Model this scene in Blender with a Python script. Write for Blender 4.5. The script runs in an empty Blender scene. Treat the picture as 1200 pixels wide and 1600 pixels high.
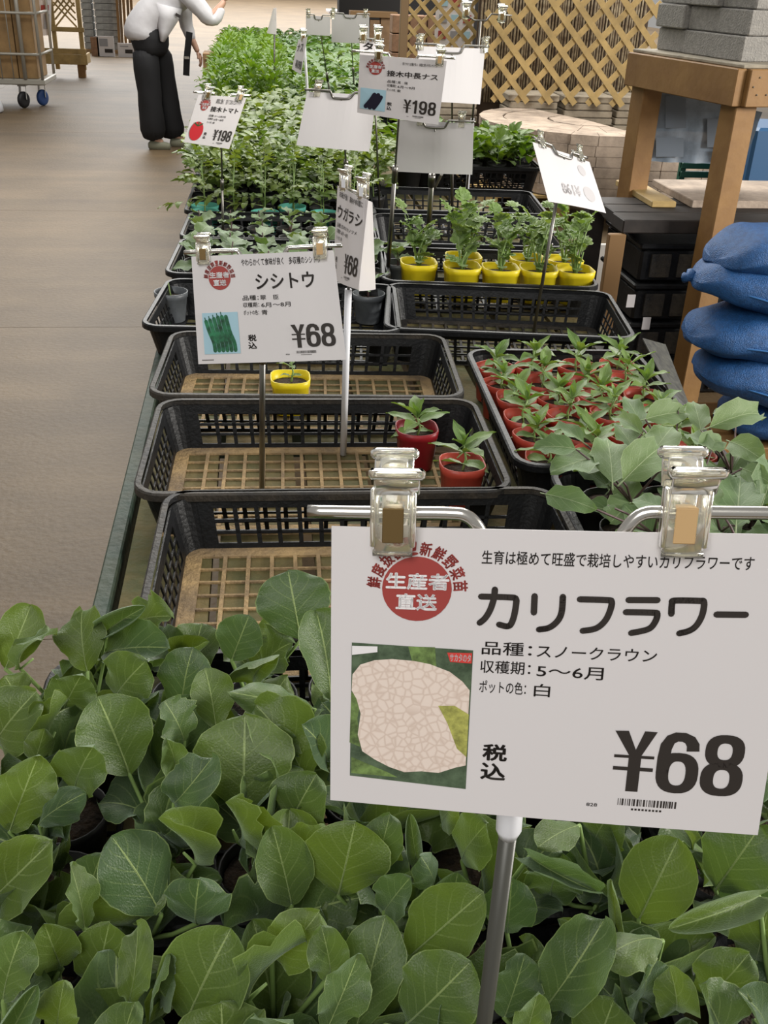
import bpy, bmesh, math, random
from mathutils import Vector, Matrix, Euler
C = bpy.context.scene
COL = C.collection
R = math.radians
# ------------------------------------------------------------------ camera
F = 1550.0; PITCH = R(28.7); YAW = R(7.7); ROLL = R(2.3)
CAM = Vector((0, 0, 1.5))
fw = Vector((math.sin(YAW)*math.cos(PITCH), math.cos(YAW)*math.cos(PITCH), -math.sin(PITCH)))
_r0 = Vector((math.cos(YAW), -math.sin(YAW), 0)); _u0 = _r0.cross(fw)
rt = _r0*math.cos(ROLL) + _u0*math.sin(ROLL); up = rt.cross(fw)
cd = bpy.data.cameras.new('camera'); cam = bpy.data.objects.new('camera', cd); COL.objects.link(cam)
cd.sensor_fit = 'VERTICAL'; cd.sensor_height = 36; cd.lens = F/1600*36; cd.clip_start = .05; cd.clip_end = 300
cam.matrix_world = Matrix(((rt.x, up.x, -fw.x, 0), (rt.y, up.y, -fw.y, 0), (rt.z, up.z, -fw.z, 1.5), (0, 0, 0, 1)))
C.camera = cam
# ------------------------------------------------------------------ world and light
w = bpy.data.worlds.new('world'); C.world = w; w.use_nodes = True
w.node_tree.nodes['Background'].inputs[0].default_value = (1.0, .97, .92, 1)
w.node_tree.nodes['Background'].inputs[1].default_value = .27
def area(name, loc, target, sx, sy, power, color=(1, 1, 1)):
    l = bpy.data.lights.new(name, 'AREA'); l.shape = 'RECTANGLE'; l.size = sx; l.size_y = sy; l.energy = power; l.color = color
    o = bpy.data.objects.new(name, l); COL.objects.link(o); o.location = loc
    o.rotation_euler = (Vector(target)-Vector(loc)).to_track_quat('-Z', 'Y').to_euler(); return o
area('roof_skylight', (1.0, 8.0, 5.0), (0.6, 4.2, 0), 6, 4, 480, (1, .975, .92))
area('open_side_daylight', (6.5, .2, 2.8), (1.6, 3.6, .9), 2, 2, 430, (1, .96, .90))
area('rear_fill_light', (-1.2, -2.2, 4.2), (.2, 1.0, .9), 2.2, 2.2, 95, (1, .98, .95))  # added fill behind the camera, brightens the cards and shapes the leaves
area('entrance_daylight', (0.0, 38, 8), (0, 38.2, 0), 24, 34, 11000, (1, .99, .97))
C.view_settings.view_transform = 'Standard'; C.view_settings.look = 'None'
C.view_settings.gamma = 1; C.view_settings.use_curve_mapping = False; C.view_settings.exposure = .42
# ------------------------------------------------------------------ pixel helpers (photo pixel -> point at its real height / depth)
def ray(px, py): return fw + rt*((px-600)/F) + up*((800-py)/F)
def atz(px, py, z): d = ray(px, py); return CAM + d*((z-1.5)/d.z)
def atd(px, py, t): return CAM + ray(px, py)*t
def aty(px, py, Y): d = ray(px, py); return CAM + d*(Y/d.y)
def depth(p): return (Vector(p)-CAM).dot(fw)
def proj(p):
    v = Vector(p)-CAM; t = v.dot(fw); return 600+F*v.dot(rt)/t, 800-F*v.dot(up)/t, t
# ------------------------------------------------------------------ materials
MATS = {}
def mat(name, col, rough=.6, metal=0, noise=0, nscale=20, bump=0, bscale=60, spec=.5, trans=0, transl=0, col2=None, alpha=1, coat=0):
    if name in MATS: return MATS[name]
    m = bpy.data.materials.new(name); m.use_nodes = True; nt = m.node_tree; N = nt.nodes; L = nt.links
    b = N['Principled BSDF']; b.inputs['Base Color'].default_value = (*col, 1); b.inputs['Roughness'].default_value = rough
    b.inputs['Metallic'].default_value = metal; b.inputs['Specular IOR Level'].default_value = spec
    if trans: b.inputs['Transmission Weight'].default_value = trans
    if coat: b.inputs['Coat Weight'].default_value = coat
    if alpha < 1: b.inputs['Alpha'].default_value = alpha
    if noise or bump:
        tc = N.new('ShaderNodeTexCoord')
    if noise:
        n = N.new('ShaderNodeTexNoise'); n.inputs['Scale'].default_value = nscale; n.inputs['Detail'].default_value = 6; n.inputs['Roughness'].default_value = .65
        L.new(tc.outputs['Object'], n.inputs['Vector'])
        mx = N.new('ShaderNodeMix'); mx.data_type = 'RGBA'
        c2 = col2 if col2 else tuple(c*(1-noise) for c in col); c1 = col if col2 else tuple(min(1, c*(1+noise*.5)) for c in col)
        mx.inputs[6].default_value = (*c1, 1); mx.inputs[7].default_value = (*c2, 1)
        rp = N.new('ShaderNodeValToRGB'); rp.color_ramp.elements[0].position = .35; rp.color_ramp.elements[1].position = .65
        L.new(n.outputs['Fac'], rp.inputs[0]); L.new(rp.outputs[0], mx.inputs[0]); L.new(mx.outputs[2], b.inputs['Base Color'])
    if bump:
        n2 = N.new('ShaderNodeTexNoise'); n2.inputs['Scale'].default_value = bscale; n2.inputs['Detail'].default_value = 4
        L.new(tc.outputs['Object'], n2.inputs['Vector'])
        bp = N.new('ShaderNodeBump'); bp.inputs['Strength'].default_value = bump; bp.inputs['Distance'].default_value = .01
        L.new(n2.outputs['Fac'], bp.inputs['Height']); L.new(bp.outputs[0], b.inputs['Normal'])
    if transl:
        tr = N.new('ShaderNodeBsdfTranslucent'); tr.inputs[0].default_value = (*[min(1, c*1.3) for c in col], 1)
        ms = N.new('ShaderNodeMixShader'); ms.inputs[0].default_value = transl
        L.new(b.outputs[0], ms.inputs[1]); L.new(tr.outputs[0], ms.inputs[2]); L.new(ms.outputs[0], N['Material Output'].inputs[0])
    MATS[name] = m; return m
def leaf_mat(name, col, col2, vein, rough=.5, transl=.22, nveins=6, veinw=.05, spec=.45, sheen=0):
    m = bpy.data.materials.new(name); m.use_nodes = True; nt = m.node_tree; N = nt.nodes; L = nt.links
    b = N['Principled BSDF']; b.inputs['Roughness'].default_value = rough; b.inputs['Specular IOR Level'].default_value = spec
    if sheen: b.inputs['Sheen Weight'].default_value = sheen; b.inputs['Sheen Roughness'].default_value = .4; b.inputs['Sheen Tint'].default_value = (.8, 1, .85, 1)
    def mth(op, a, c=None, d=None):
        n = N.new('ShaderNodeMath'); n.operation = op
        for i, v in enumerate((a, c, d)):
            if v is None: continue
            if isinstance(v, (int, float)): n.inputs[i].default_value = v
            else: L.new(v, n.inputs[i])
        return n.outputs[0]
    def mix(f, a, c):
        x = N.new('ShaderNodeMix'); x.data_type = 'RGBA'; L.new(f, x.inputs[0])
        for i, v in ((6, a), (7, c)):
            if isinstance(v, tuple): x.inputs[i].default_value = (*v, 1)
            else: L.new(v, x.inputs[i])
        return x.outputs[2]
    uv = N.new('ShaderNodeUVMap'); uv.uv_map = 'UVMap'; sp = N.new('ShaderNodeSeparateXYZ'); L.new(uv.outputs[0], sp.inputs[0])
    u = mth('ABSOLUTE', mth('SUBTRACT', sp.outputs[0], .5)); v = sp.outputs[1]
    tc = N.new('ShaderNodeTexCoord'); oi = N.new('ShaderNodeObjectInfo')
    ns = N.new('ShaderNodeTexNoise'); ns.inputs['Scale'].default_value = 45; ns.inputs['Detail'].default_value = 5; L.new(tc.outputs['Object'], ns.inputs['Vector'])
    mid = mth('LESS_THAN', u, .012)
    sv = mth('FRACT', mth('MULTIPLY', mth('SUBTRACT', mth('ADD', v, mth('MULTIPLY', ns.outputs['Fac'], .03)), mth('MULTIPLY', u, .8)), nveins))
    side = mth('MULTIPLY', mth('LESS_THAN', mth('ABSOLUTE', mth('SUBTRACT', sv, .5)), veinw), mth('SUBTRACT', 1.0, mth('MULTIPLY', u, 1.8)))
    side = mth('MULTIPLY', side, .38)
    rnd = oi.outputs['Random']
    base = mix(rnd, col, col2)
    nf = mth('MULTIPLY', ns.outputs['Fac'], .55)
    base = mix(nf, base, tuple(c*.62 for c in col))
    base = mix(side, base, vein); base = mix(mid, base, vein); base = mix(mth('MULTIPLY', mth('GREATER_THAN', u, .485), .55), base, vein)
    L.new(base, b.inputs['Base Color'])
    bp = N.new('ShaderNodeBump'); bp.inputs['Strength'].default_value = .5; bp.inputs['Distance'].default_value = .0015
    h = mth('ADD', mth('MULTIPLY', side, -1.6), ns.outputs['Fac']); L.new(h, bp.inputs['Height']); L.new(bp.outputs[0], b.inputs['Normal'])
    tr = N.new('ShaderNodeBsdfTranslucent'); tcm = mix(mth('MULTIPLY', rnd, 1.0), tuple(min(1, c*k) for c, k in zip(col, (1.5, 1.5, .5))), tuple(min(1, c*k) for c, k in zip(col2, (1.6, 1.5, .5)))); L.new(tcm, tr.inputs[0])
    ms = N.new('ShaderNodeMixShader'); ms.inputs[0].default_value = transl
    L.new(b.outputs[0], ms.inputs[1]); L.new(tr.outputs[0], ms.inputs[2]); L.new(ms.outputs[0], N['Material Output'].inputs[0])
    MATS[name] = m; return m
# ------------------------------------------------------------------ mesh builder
def frame_to(d, hint=Vector((0, 0, 1))):
    d = d.normalized(); x = d.cross(hint)
    if x.length < 1e-4: x = d.cross(Vector((1, 0, 0)))
    x.normalize(); return x, x.cross(d).normalized()
class B:
    def __init__(s): s.v = []; s.f = []; s.uv = None; s.mi = []
    def add(s, vs, fs, mi=0):
        o = len(s.v); s.v += [Vector(p) for p in vs]; s.f += [tuple(i+o for i in f) for f in fs]; s.mi += [mi]*len(fs); return s
    def box(s, lo, hi, M=None, mi=0):
        x0, y0, z0 = lo; x1, y1, z1 = hi
        vs = [Vector(p) for p in ((x0,y0,z0),(x1,y0,z0),(x1,y1,z0),(x0,y1,z0),(x0,y0,z1),(x1,y0,z1),(x1,y1,z1),(x0,y1,z1))]
        if M: vs = [M @ p for p in vs]
        return s.add(vs, [(0,3,2,1),(4,5,6,7),(0,1,5,4),(1,2,6,5),(2,3,7,6),(3,0,4,7)], mi)
    def bbox(s, lo, hi, b=.004, M=None, mi=0):
        """box with chamfered vertical and top/bottom edges"""
        x0, y0, z0 = lo; x1, y1, z1 = hi; vs = []
        for z, k in ((z0, b), (z0+b, 0), (z1-b, 0), (z1, b)):
            a = k; c = b
            vs += [(x0+c+a*0+ (a), y0+a, z), (x1-c-a, y0+a, z), (x1-a, y0+c+a, z), (x1-a, y1-c-a, z), (x1-c-a, y1-a, z), (x0+c+a, y1-a, z), (x0+a, y1-c-a, z), (x0+a, y0+c+a, z)]
        vs = [Vector(p) for p in vs]
        if M: vs = [M @ p for p in vs]
        fs = [tuple(range(7, -1, -1)), tuple(range(24, 32))]
        for r in range(3):
            for i in range(8): j = (i+1) % 8; fs.append((r*8+i, r*8+j, r*8+8+j, r*8+8+i))
        return s.add(vs, fs, mi)
    def slab(s, a, b, c, d, n, mi=0):
        q = [Vector(p) for p in (a, b, c, d)]; n = Vector(n); return s.add(q+[p+n for p in q], [(0,3,2,1),(4,5,6,7),(0,1,5,4),(1,2,6,5),(2,3,7,6),(3,0,4,7)], mi)
    def bar(s, p0, p1, w, h, hint=Vector((0, 0, 1)), mi=0):
        p0 = Vector(p0); p1 = Vector(p1); x, y = frame_to(p1-p0, Vector(hint)); x = x*w/2; y = y*h/2
        return s.add([p0-x-y, p0+x-y, p0+x+y, p0-x+y, p1-x-y, p1+x-y, p1+x+y, p1-x+y], [(0,3,2,1),(4,5,6,7),(0,1,5,4),(1,2,6,5),(2,3,7,6),(3,0,4,7)], mi)
    def tube(s, pts, r, n=8, closed=False, mi=0):
        pts = [Vector(p) for p in pts]; m = len(pts); rr = r if isinstance(r, (list, tuple)) else [r]*m
        x = None; vs = []
        for i, p in enumerate(pts):
            if closed: d = pts[(i+1) % m]-pts[i-1]
            else: d = pts[min(i+1, m-1)]-pts[max(i-1, 0)]
            d.normalize()
            if x is None: x, y = frame_to(d)
            else: x = (x-d*x.dot(d)).normalized(); y = d.cross(x)*1
            y = d.cross(x)
            for k in range(n): a = 2*math.pi*k/n; vs.append(p+(x*math.cos(a)+y*math.sin(a))*rr[i])
        fs = []
        for i in range(m if closed else m-1):
            j = (i+1) % m
            for k in range(n): l = (k+1) % n; fs.append((i*n+k, i*n+l, j*n+l, j*n+k))
        if not closed: fs += [tuple(range(n-1, -1, -1)), tuple(range((m-1)*n, m*n))]
        return s.add(vs, fs, mi)
    def lathe(s, prof, n=16, M=None, sq=0, wave=None, mi=0):
        """profile (r, z) rows; sq > 0 makes the section squarish; wave(angle) lifts the last rows"""
        vs = []
        for ri, (r, z) in enumerate(prof):
            for k in range(n):
                a = 2*math.pi*k/n; f = 1
                if sq: f = 1/((abs(math.cos(a))**sq+abs(math.sin(a))**sq)**(1/sq))
                p = Vector((r*f*math.cos(a), r*f*math.sin(a), z+(wave(a)*(ri/len(prof))**3 if wave else 0))); vs.append(M @ p if M else p)
        fs = []
        for i in range(len(prof)-1):
            for k in range(n): l = (k+1) % n; fs.append((i*n+k, i*n+l, (i+1)*n+l, (i+1)*n+k))
        fs += [tuple(range(n-1, -1, -1))]
        fs += [tuple(range((len(prof)-1)*n, len(prof)*n))]
        return s.add(vs, fs, mi)
    def mesh(s, name, mats, smooth=False):
        me = bpy.data.meshes.new(name); me.from_pydata([tuple(p) for p in s.v], [], s.f)
        for m in (mats if isinstance(mats, (list, tuple)) else [mats]): me.materials.append(m)
        if any(s.mi): me.polygons.foreach_set('material_index', s.mi)
        if smooth: me.polygons.foreach_set('use_smooth', [True]*len(s.f))
        me.update(); return me
    def build(s, name, mats, parent=None, smooth=False, world=True):
        if parent is not None and world:
            inv = wm(parent).inverted(); s.v = [inv @ p for p in s.v]
        me = s.mesh(name, mats, smooth); return put(name, me, parent)
def wm(o): return (wm(o.parent) @ o.matrix_basis) if o.parent else o.matrix_basis.copy()
def put(name, me, parent=None, M=None):
    o = bpy.data.objects.new(name, me); COL.objects.link(o)
    if parent is not None: o.parent = parent
    if M is not None: o.matrix_basis = M
    return o
def tag(o, label, cat, group=None, kind=None):
    if label: o['label'] = label
    if cat: o['category'] = cat
    if group: o['group'] = group
    if kind: o['kind'] = kind
    return o
def thing(name, label, cat, loc=(0, 0, 0), rz=0, group=None):
    o = bpy.data.objects.new(name, None); COL.objects.link(o); o.empty_display_size = .05
    o.matrix_basis = Matrix.Translation(Vector(loc)) @ Matrix.Rotation(rz, 4, 'Z'); return tag(o, label, cat, group)
def struct(o): o['kind'] = 'structure'; return o
ORD = 'first second third fourth fifth sixth seventh eighth ninth tenth eleventh twelfth thirteenth fourteenth fifteenth sixteenth seventeenth eighteenth nineteenth twentieth'.split()
ORD += ['twenty-'+x for x in ORD[:9]] + ['thirtieth'] + ['thirty-'+x for x in ORD[:9]] + ['fortieth'] + ['forty-'+x for x in ORD[:9]]
rnd = random.Random(7)
# ------------------------------------------------------------------ common materials
M_black = mat('black_crate_plastic', (.006, .0065, .0075), .45, spec=.3, noise=.5, nscale=30, bump=.15, bscale=150)
M_blackdusty = mat('dusty_black_plastic', (.012, .012, .013), .6, spec=.3, noise=1, nscale=14, col2=(.055, .046, .035), bump=.3, bscale=120)
M_dust = mat('soil_dusted_plastic', (.44, .30, .14), .9, noise=1, nscale=9, col2=(.17, .12, .07), bump=.5, bscale=120)
M_soil = mat('potting_soil', (.045, .026, .014), .95, noise=.6, nscale=90, bump=1, bscale=160)
M_red = mat('red_pot_plastic', (.52, .075, .045), .42, noise=.25, nscale=12, transl=.25)
M_reddark = mat('dark_red_pot_plastic', (.30, .012, .02), .42, noise=.25, nscale=12, transl=.2)
M_yel = mat('yellow_pot_plastic', (.80, .66, .02), .4, noise=.12, nscale=12, transl=.25)
M_grey = mat('grey_pot_plastic', (.10, .11, .12), .45, noise=.3, nscale=20)
M_turq = mat('turquoise_pot_plastic', (.16, .60, .50), .45, transl=.2)
M_blkpot = mat('black_pot_plastic', (.012, .012, .012), .5)
M_steel = mat('bright_steel', (.62, .60, .56), .22, metal=1)
M_steeld = mat('dull_steel', (.24, .23, .21), .35, metal=1)
M_white = mat('white_plastic', (.75, .76, .80), .35)
M_clip = mat('clear_yellowed_plastic', (.97, .95, .84), .10, trans=.9, spec=.6)
M_spring = mat('brass_spring', (.20, .13, .05), .4, metal=.7)
M_card = mat('white_card', (.68, .65, .655), .45, coat=.1)
M_ink = mat('black_ink', (.022, .016, .013), .6)
M_inkw = mat('white_ink', (.82, .80, .81), .5)
M_inkr = mat('red_ink', (.33, .045, .038), .6)
M_green = mat('dark_green_paint', (.012, .038, .024), .65, noise=1, nscale=12, col2=(.03, .042, .02), bump=.3, bscale=60)
M_board = mat('mossy_bench_board', (.15, .105, .035), .85, noise=1, nscale=7, col2=(.07, .075, .025), bump=.4, bscale=60)
L_cauli = leaf_mat('cauliflower_leaf', (.062, .112, .045), (.115, .175, .022), (.28, .36, .13), rough=.38, transl=.25, sheen=.35)
L_pep = leaf_mat('pepper_leaf', (.12, .22, .05), (.20, .31, .08), (.30, .42, .16), rough=.38, nveins=5, spec=.55)
L_egg = leaf_mat('eggplant_leaf', (.11, .19, .065), (.17, .25, .09), (.34, .42, .22), rough=.55, nveins=5, sheen=.3)
L_mel = leaf_mat('melon_leaf', (.19, .31, .08), (.28, .39, .13), (.42, .52, .28), rough=.5)
L_tom = leaf_mat('tomato_leaf', (.10, .18, .03), (.23, .30, .065), (.35, .45, .15), rough=.45)
L_bright = leaf_mat('bright_bush_leaf', (.09, .19, .015), (.17, .28, .03), (.3, .45, .1), rough=.5)
L_deep = leaf_mat('deep_bush_leaf', (.07, .16, .03), (.18, .27, .11), (.3, .4, .2), rough=.45)
M_stem = mat('green_stem', (.20, .30, .09), .5)
M_purple = mat('purple_stem', (.09, .05, .05), .5)
# ------------------------------------------------------------------ floor
g = B(); g.box((-8, -2, -.30), (14, 75, -.02)).build('floor', mat('floor_base', (.10, .085, .06), .9)); fl = struct(bpy.data.objects['floor'])
M_conc = mat('worn_concrete', (.185, .126, .064), .6, noise=1, nscale=1.1, col2=(.120, .078, .036), bump=.25, bscale=45)
_n = M_conc.node_tree; 
def _streaks():
    N = _n.nodes; L = _n.links; b = N['Principled BSDF']; old = b.inputs['Base Color'].links[0].from_socket
    tc = N.new('ShaderNodeTexCoord'); mp = N.new('ShaderNodeMapping'); mp.inputs['Scale'].default_value = (.25, 3.2, 1)
    n = N.new('ShaderNodeTexNoise'); n.inputs['Scale'].default_value = 1.3; n.inputs['Detail'].default_value = 3
    L.new(tc.outputs['Object'], mp.inputs[0]); L.new(mp.outputs[0], n.inputs['Vector'])
    rp = N.new('ShaderNodeValToRGB'); rp.color_ramp.elements[0].position = .42; rp.color_ramp.elements[1].position = .62
    mx = N.new('ShaderNodeMix'); mx.data_type = 'RGBA'; mx.blend_type = 'MULTIPLY'; mx.inputs[0].default_value = .45
    L.new(n.outputs['Fac'], rp.inputs[0]); L.new(old, mx.inputs[6]); L.new(rp.outputs[0], mx.inputs[7]); rp.color_ramp.elements[0].color = (.62, .6, .58, 1)
    n3 = N.new('ShaderNodeTexNoise'); n3.inputs['Scale'].default_value = 70; L.new(tc.outputs['Object'], n3.inputs['Vector'])
    mx2 = N.new('ShaderNodeMix'); mx2.data_type = 'RGBA'; mx2.blend_type = 'MULTIPLY'; mx2.inputs[0].default_value = .35
    L.new(mx.outputs[2], mx2.inputs[6]); L.new(n3.outputs['Fac'], mx2.inputs[7]); L.new(mx2.outputs[2], b.inputs['Base Color'])
_streaks()
ys = [-2, 2.1, 4.55, 7.0, 10.5, 14, 18, 23, 29, 37, 50, 75]; xs = [-8, -3.2, 2.9, 9, 14]
for i in range(len(ys)-1):
    for j in range(len(xs)-1):
        B().box((xs[j]+.0015, ys[i]+.0015, -.03), (xs[j+1]-.0015, ys[i+1]-.0015, 0)).build('floor_slab', M_conc, fl)
# ------------------------------------------------------------------ display bench
bench = thing('display_bench', 'long low slatted plant bench with dark green edge rail under the crates', 'bench', (.5, 5, 0))
B().bbox((-.262, -.2, .59), (-.236, 12.2, .652), .003).build('edge_rail', M_green, bench)
x = -.226; k = 0
while x < .90:
    wd = .135 if k != 2 else .115
    for a, b_ in ((-.2, 3.6), (3.61, 7.8), (7.81, 12.2)):
        B().box((x, a, .618), (x+wd, b_, .640)).build('board', M_board, bench)
    x += wd+(.022 if k % 2 else .012); k += 1
for yy in (0.2, 2.0, 3.5, 5.0, 6.5, 8.0, 9.5, 11.8):
    B().box((-.23, yy, .54), (.93, yy+.07, .616)).build('cross_beam', M_green, bench)
    for xx in (-.22, .85): B().box((xx, yy, 0), (xx+.07, yy+.07, .54)).build('leg', M_green, bench)
BT = .6405
# ------------------------------------------------------------------ crates
def rrect(wd, l, r, n=5):
    pts = []
    for cx, cy, a0 in ((wd/2-r, l/2-r, 0), (-wd/2+r, l/2-r, 90), (-wd/2+r, -l/2+r, 180), (wd/2-r, -l/2+r, 270)):
        for i in range(n+1): a = R(a0+90*i/n); pts.append(Vector((cx+r*math.cos(a), cy+r*math.sin(a), 0)))
    return pts
def crate(label, cx, cy, wd, l, rz=0, h=.098, dusty=True, z=BT, nx=14, ny=8, group='black lattice crates on the bench', basem=None):
    t = thing('plastic_crate', label, 'crate', (cx, cy, z), rz, group)
    r = .04; ins = .02
    # rim
    b = B(); top = rrect(wd, l, r); n = len(top)
    rows = [(0, h-.012), (.0, h-.003), (.003, h), (-.006, h), (-.009, h-.003), (-.009, h-.014)]   # inset, z
    vs = []
    for i, z_ in rows:
        vs += [Vector((p.x, p.y, z_)) for p in rrect(wd-2*i, l-2*i, r-i)]
    fs = []
    for q in range(len(rows)):
        q2 = (q+1) % len(rows)
        for k in range(n): k2 = (k+1) % n; fs.append((q*n+k, q2*n+k, q2*n+k2, q*n+k2))
    b.add(vs, fs); b.build('rim', M_blackdusty if dusty else M_black, t, world=False)
    # walls
    T = rrect(wd-.006, l-.006, r); Bo = rrect(wd-.006-2*ins, l-.006-2*ins, r-.008)
    zt = h-.010; zb = .004
    m = 6
    for s in range(4):
        i0 = s*m+m-1; i1 = ((s+1) % 4)*m
        t0 = T[i0]; t1 = T[i1]; b0 = Bo[i0]; b1 = Bo[i1]
        out = (t1-t0).cross(Vector((0, 0, 1))).normalized()
        def P(u, v): a = t0.lerp(t1, u); c = b0.lerp(b1, u); q = c.lerp(a, v); q.z = zb+(zt-zb)*v; return q
        L_ = (t1-t0).length; nn = nx if s % 2 == 0 else ny
        pw = .0075/L_; wb = B(); th = -out*.003
        def sl(u0, u1, v0, v1): wb.slab(P(u0, v0), P(u1, v0), P(u1, v1), P(u0, v1), th)
        sl(0, 1, .80, 1); sl(0, 1, 0, .10)
        e = .045 if s % 2 == 0 else .07
        sl(0, e, .1, .8); sl(1-e, 1, .1, .8)
        for k in range(1, nn):
            u = e+(1-2*e)*k/nn; sl(u-pw/2, u+pw/2, .1, .8)
        for v in (.32, .55): sl(e, 1-e, v-.028, v+.028)
        wb.build('side_wall', M_black, t, world=False)
    for s in range(4):
        cb = B()
        for k in range(5):
            i0 = s*m+k; i1 = i0+1
            a, c = T[i0].copy(), T[i1].copy(); d, e_ = Bo[i0].copy(), Bo[i1].copy(); a.z = c.z = zt; d.z = e_.z = zb
            cc = -(a+c)*.5; cc.z = 0; cc = cc.normalized()*.003
            cb.slab(d, e_, c, a, cc)
        cb.build('corner', M_black, t, world=False)
    # base grid
    gb = B(); W2 = wd/2-ins-.004; L2 = l/2-ins-.004; bw = .028
    for lo, hi in (((-W2, -L2, 0), (W2, -L2+bw, .004)), ((-W2, L2-bw, 0), (W2, L2, .004)), ((-W2, -L2+bw, 0), (-W2+bw, L2-bw, .004)), ((W2-bw, -L2+bw, 0), (W2, L2-bw, .004))): gb.box(lo, hi)
    for k in range(1, nx):
        x_ = -W2+bw+(2*W2-2*bw)*k/nx; gb.box((x_-.0032, -L2+bw, 0), (x_+.0032, L2-bw, .0045))
    for k in range(1, ny):
        y_ = -L2+bw+(2*L2-2*bw)*k/ny; gb.box((-W2+bw, y_-.0022, 0), (W2-bw, y_+.0022, .0035))
    gb.build('base_grid', basem or (M_dust if dusty else M_black), t, world=False)
    return t
crate('black lattice crate holding the cauliflower seedlings at the lower left of the picture', .03, .40, .60, .40, dusty=False)
crate('black lattice crate of cauliflower seedlings directly before the nearest empty crate', .04, .825, .60, .40, dusty=False)
crate('black lattice crate of cauliflower seedlings under the big cauliflower card', .68, .38, .60, .40, dusty=False)
crate('black lattice crate of cauliflower seedlings hidden behind the big cauliflower card', .69, .80, .60, .40, dusty=False)
crate('nearest empty crate with soil dusted base, just behind the cauliflower leaves', .155, 1.255, .635, .405, R(-1.5))
crate('dusty empty crate holding two red potted pepper seedlings', .105, 1.655, .62, .395, R(-1.5))
crate('dusty empty crate holding the single yellow pot', .10, 2.07, .63, .385, R(-3))
crate('black crate of grey potted seedlings at the left bench edge', .04, 2.50, .61, .40, R(-5), dusty=False)
crate('black crate of round-leaved seedlings right behind the grey pots', .06, 2.97, .62, .40, R(-3), dusty=False)
crate('second black crate of round-leaved seedlings, nearer the turquoise pots', .07, 3.375, .62, .36, R(-2), dusty=False)
crate('black crate of tomato seedlings in turquoise pots', .08, 3.74, .66, .34, R(-1), dusty=False)
crate('black crate packed with red pots of pepper seedlings', .655, 1.835, .60, .39, R(88), dusty=False)
crate('black crate of broad-leaved eggplant seedlings left of the sandbags', .80, 1.285, .62, .45, R(-3), dusty=False)
crate('empty black crate between the red pots and the yellow pots', .625, 2.455, .60, .39, R(-8), dusty=False, basem=M_blackdusty)
crate('black crate holding the yellow potted melon seedlings', .66, 2.875, .60, .38, R(-6), dusty=False)
crate('empty black crate right behind the yellow pots', .69, 3.34, .60, .42, R(-4), dusty=False)
crate('farther empty black crate behind the white backed signs', .74, 3.83, .64, .42, R(-5), dusty=False)
# ------------------------------------------------------------------ leaves
def leaf_geo(b, uvs, L=1, W=1, prof=None, droop=.4, fold=.2, wave=.05, nw=3, scal=0, ns=9, seed=0, nv=9, nu=6, M=None, stalk=0, rib=.012, cup=0, tw=0, ruf=0):
    rr = random.Random(seed); ph = [rr.uniform(0, 6.28) for _ in range(4)]
    y = z = 0; rows = []; n0 = len(b.v); vs = []
    ts = [1-(1-i/nv)**1.25 for i in range(nv+1)]; prev = 0
    sp = []
    for t in ts:
        tm = (t+prev)/2; a = droop*(.5-tm); dl = (t-prev)*L; y += math.cos(a)*dl; z += math.sin(a)*dl; prev = t; sp.append((y, z, droop*(.5-t)))
    for i, t in enumerate(ts):
        y, z, a = sp[i]; hw = W/2*prof(t)
        T_ = tw*t
        for j in range(nu+1):
            u = -1+2*j/nu; s = 0 if u < 0 else 1
            h2 = hw*(1+scal*(math.sin(ns*6.28*t+ph[s])+.6*math.sin(ns*2.7*6.28*t+ph[2+s])+.5*math.sin(2.3*6.28*t+ph[1-s])))
            fa = fold+cup*abs(u)
            x_ = u*h2*math.cos(fa); dz = abs(u)*h2*math.sin(fa)+wave*L*(abs(u)**2)*math.sin(nw*6.28*t+ph[2+s])*min(1, t*3)+ruf*L*abs(u)**3*math.sin(ns*.8*6.28*t+ph[s]+1)*min(1, t*2)
            x2 = x_*math.cos(T_)-dz*math.sin(T_); dz2 = x_*math.sin(T_)+dz*math.cos(T_)
            vs.append(Vector((x2, y-dz2*math.sin(a), z+dz2*math.cos(a)))); uvs.append((j/nu*1.0, t))
    fs = []
    for i in range(nv):
        for j in range(nu): q = i*(nu+1)+j; fs.append((q, q+1, q+nu+2, q+nu+1))
    if M: vs = [M @ p for p in vs]
    b.add(vs, fs)
    if rib:
        pts = [Vector((0, -stalk*L, -stalk*L*.25))] if stalk else []
        pts += [Vector((0, sp[i][0], sp[i][1]-rib*L*.1)) for i in range(0, int(nv*.8))]
        rad = [rib*L*(1-.85*i/(len(pts)-1)) for i in range(len(pts))]
        if M: pts = [M @ p for p in pts]
        n1 = len(b.v); b.tube(pts, rad, 5); uvs += [(.5, .5)]*(len(b.v)-n1)
def leaf_mesh(name, mt, specs):
    b = B(); uvs = []
    for s in specs: leaf_geo(b, uvs, **s)
    me = b.mesh(name, mt, True); ul = me.uv_layers.new(name='UVMap')
    buf = []
    vi = [0]*len(me.loops); me.loops.foreach_get('vertex_index', vi)
    for i in vi: buf += uvs[i]
    ul.data.foreach_set('uv', buf); return me
p_obov = lambda t: max(0, math.sin(math.pi*min(1, t)**1.35))**.62 if t < 1 else 0
p_round = lambda t: max(0, math.sin(math.pi*t))**.55 if 0 < t < 1 else 0
p_lance = lambda t: max(0, math.sin(math.pi*t**.85))**1.0*(1-.15*t) if t < 1 else 0
p_egg = lambda t: max(0, math.sin(math.pi*t**.8))**.65 if 0 < t < 1 else 0
CA = []
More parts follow.
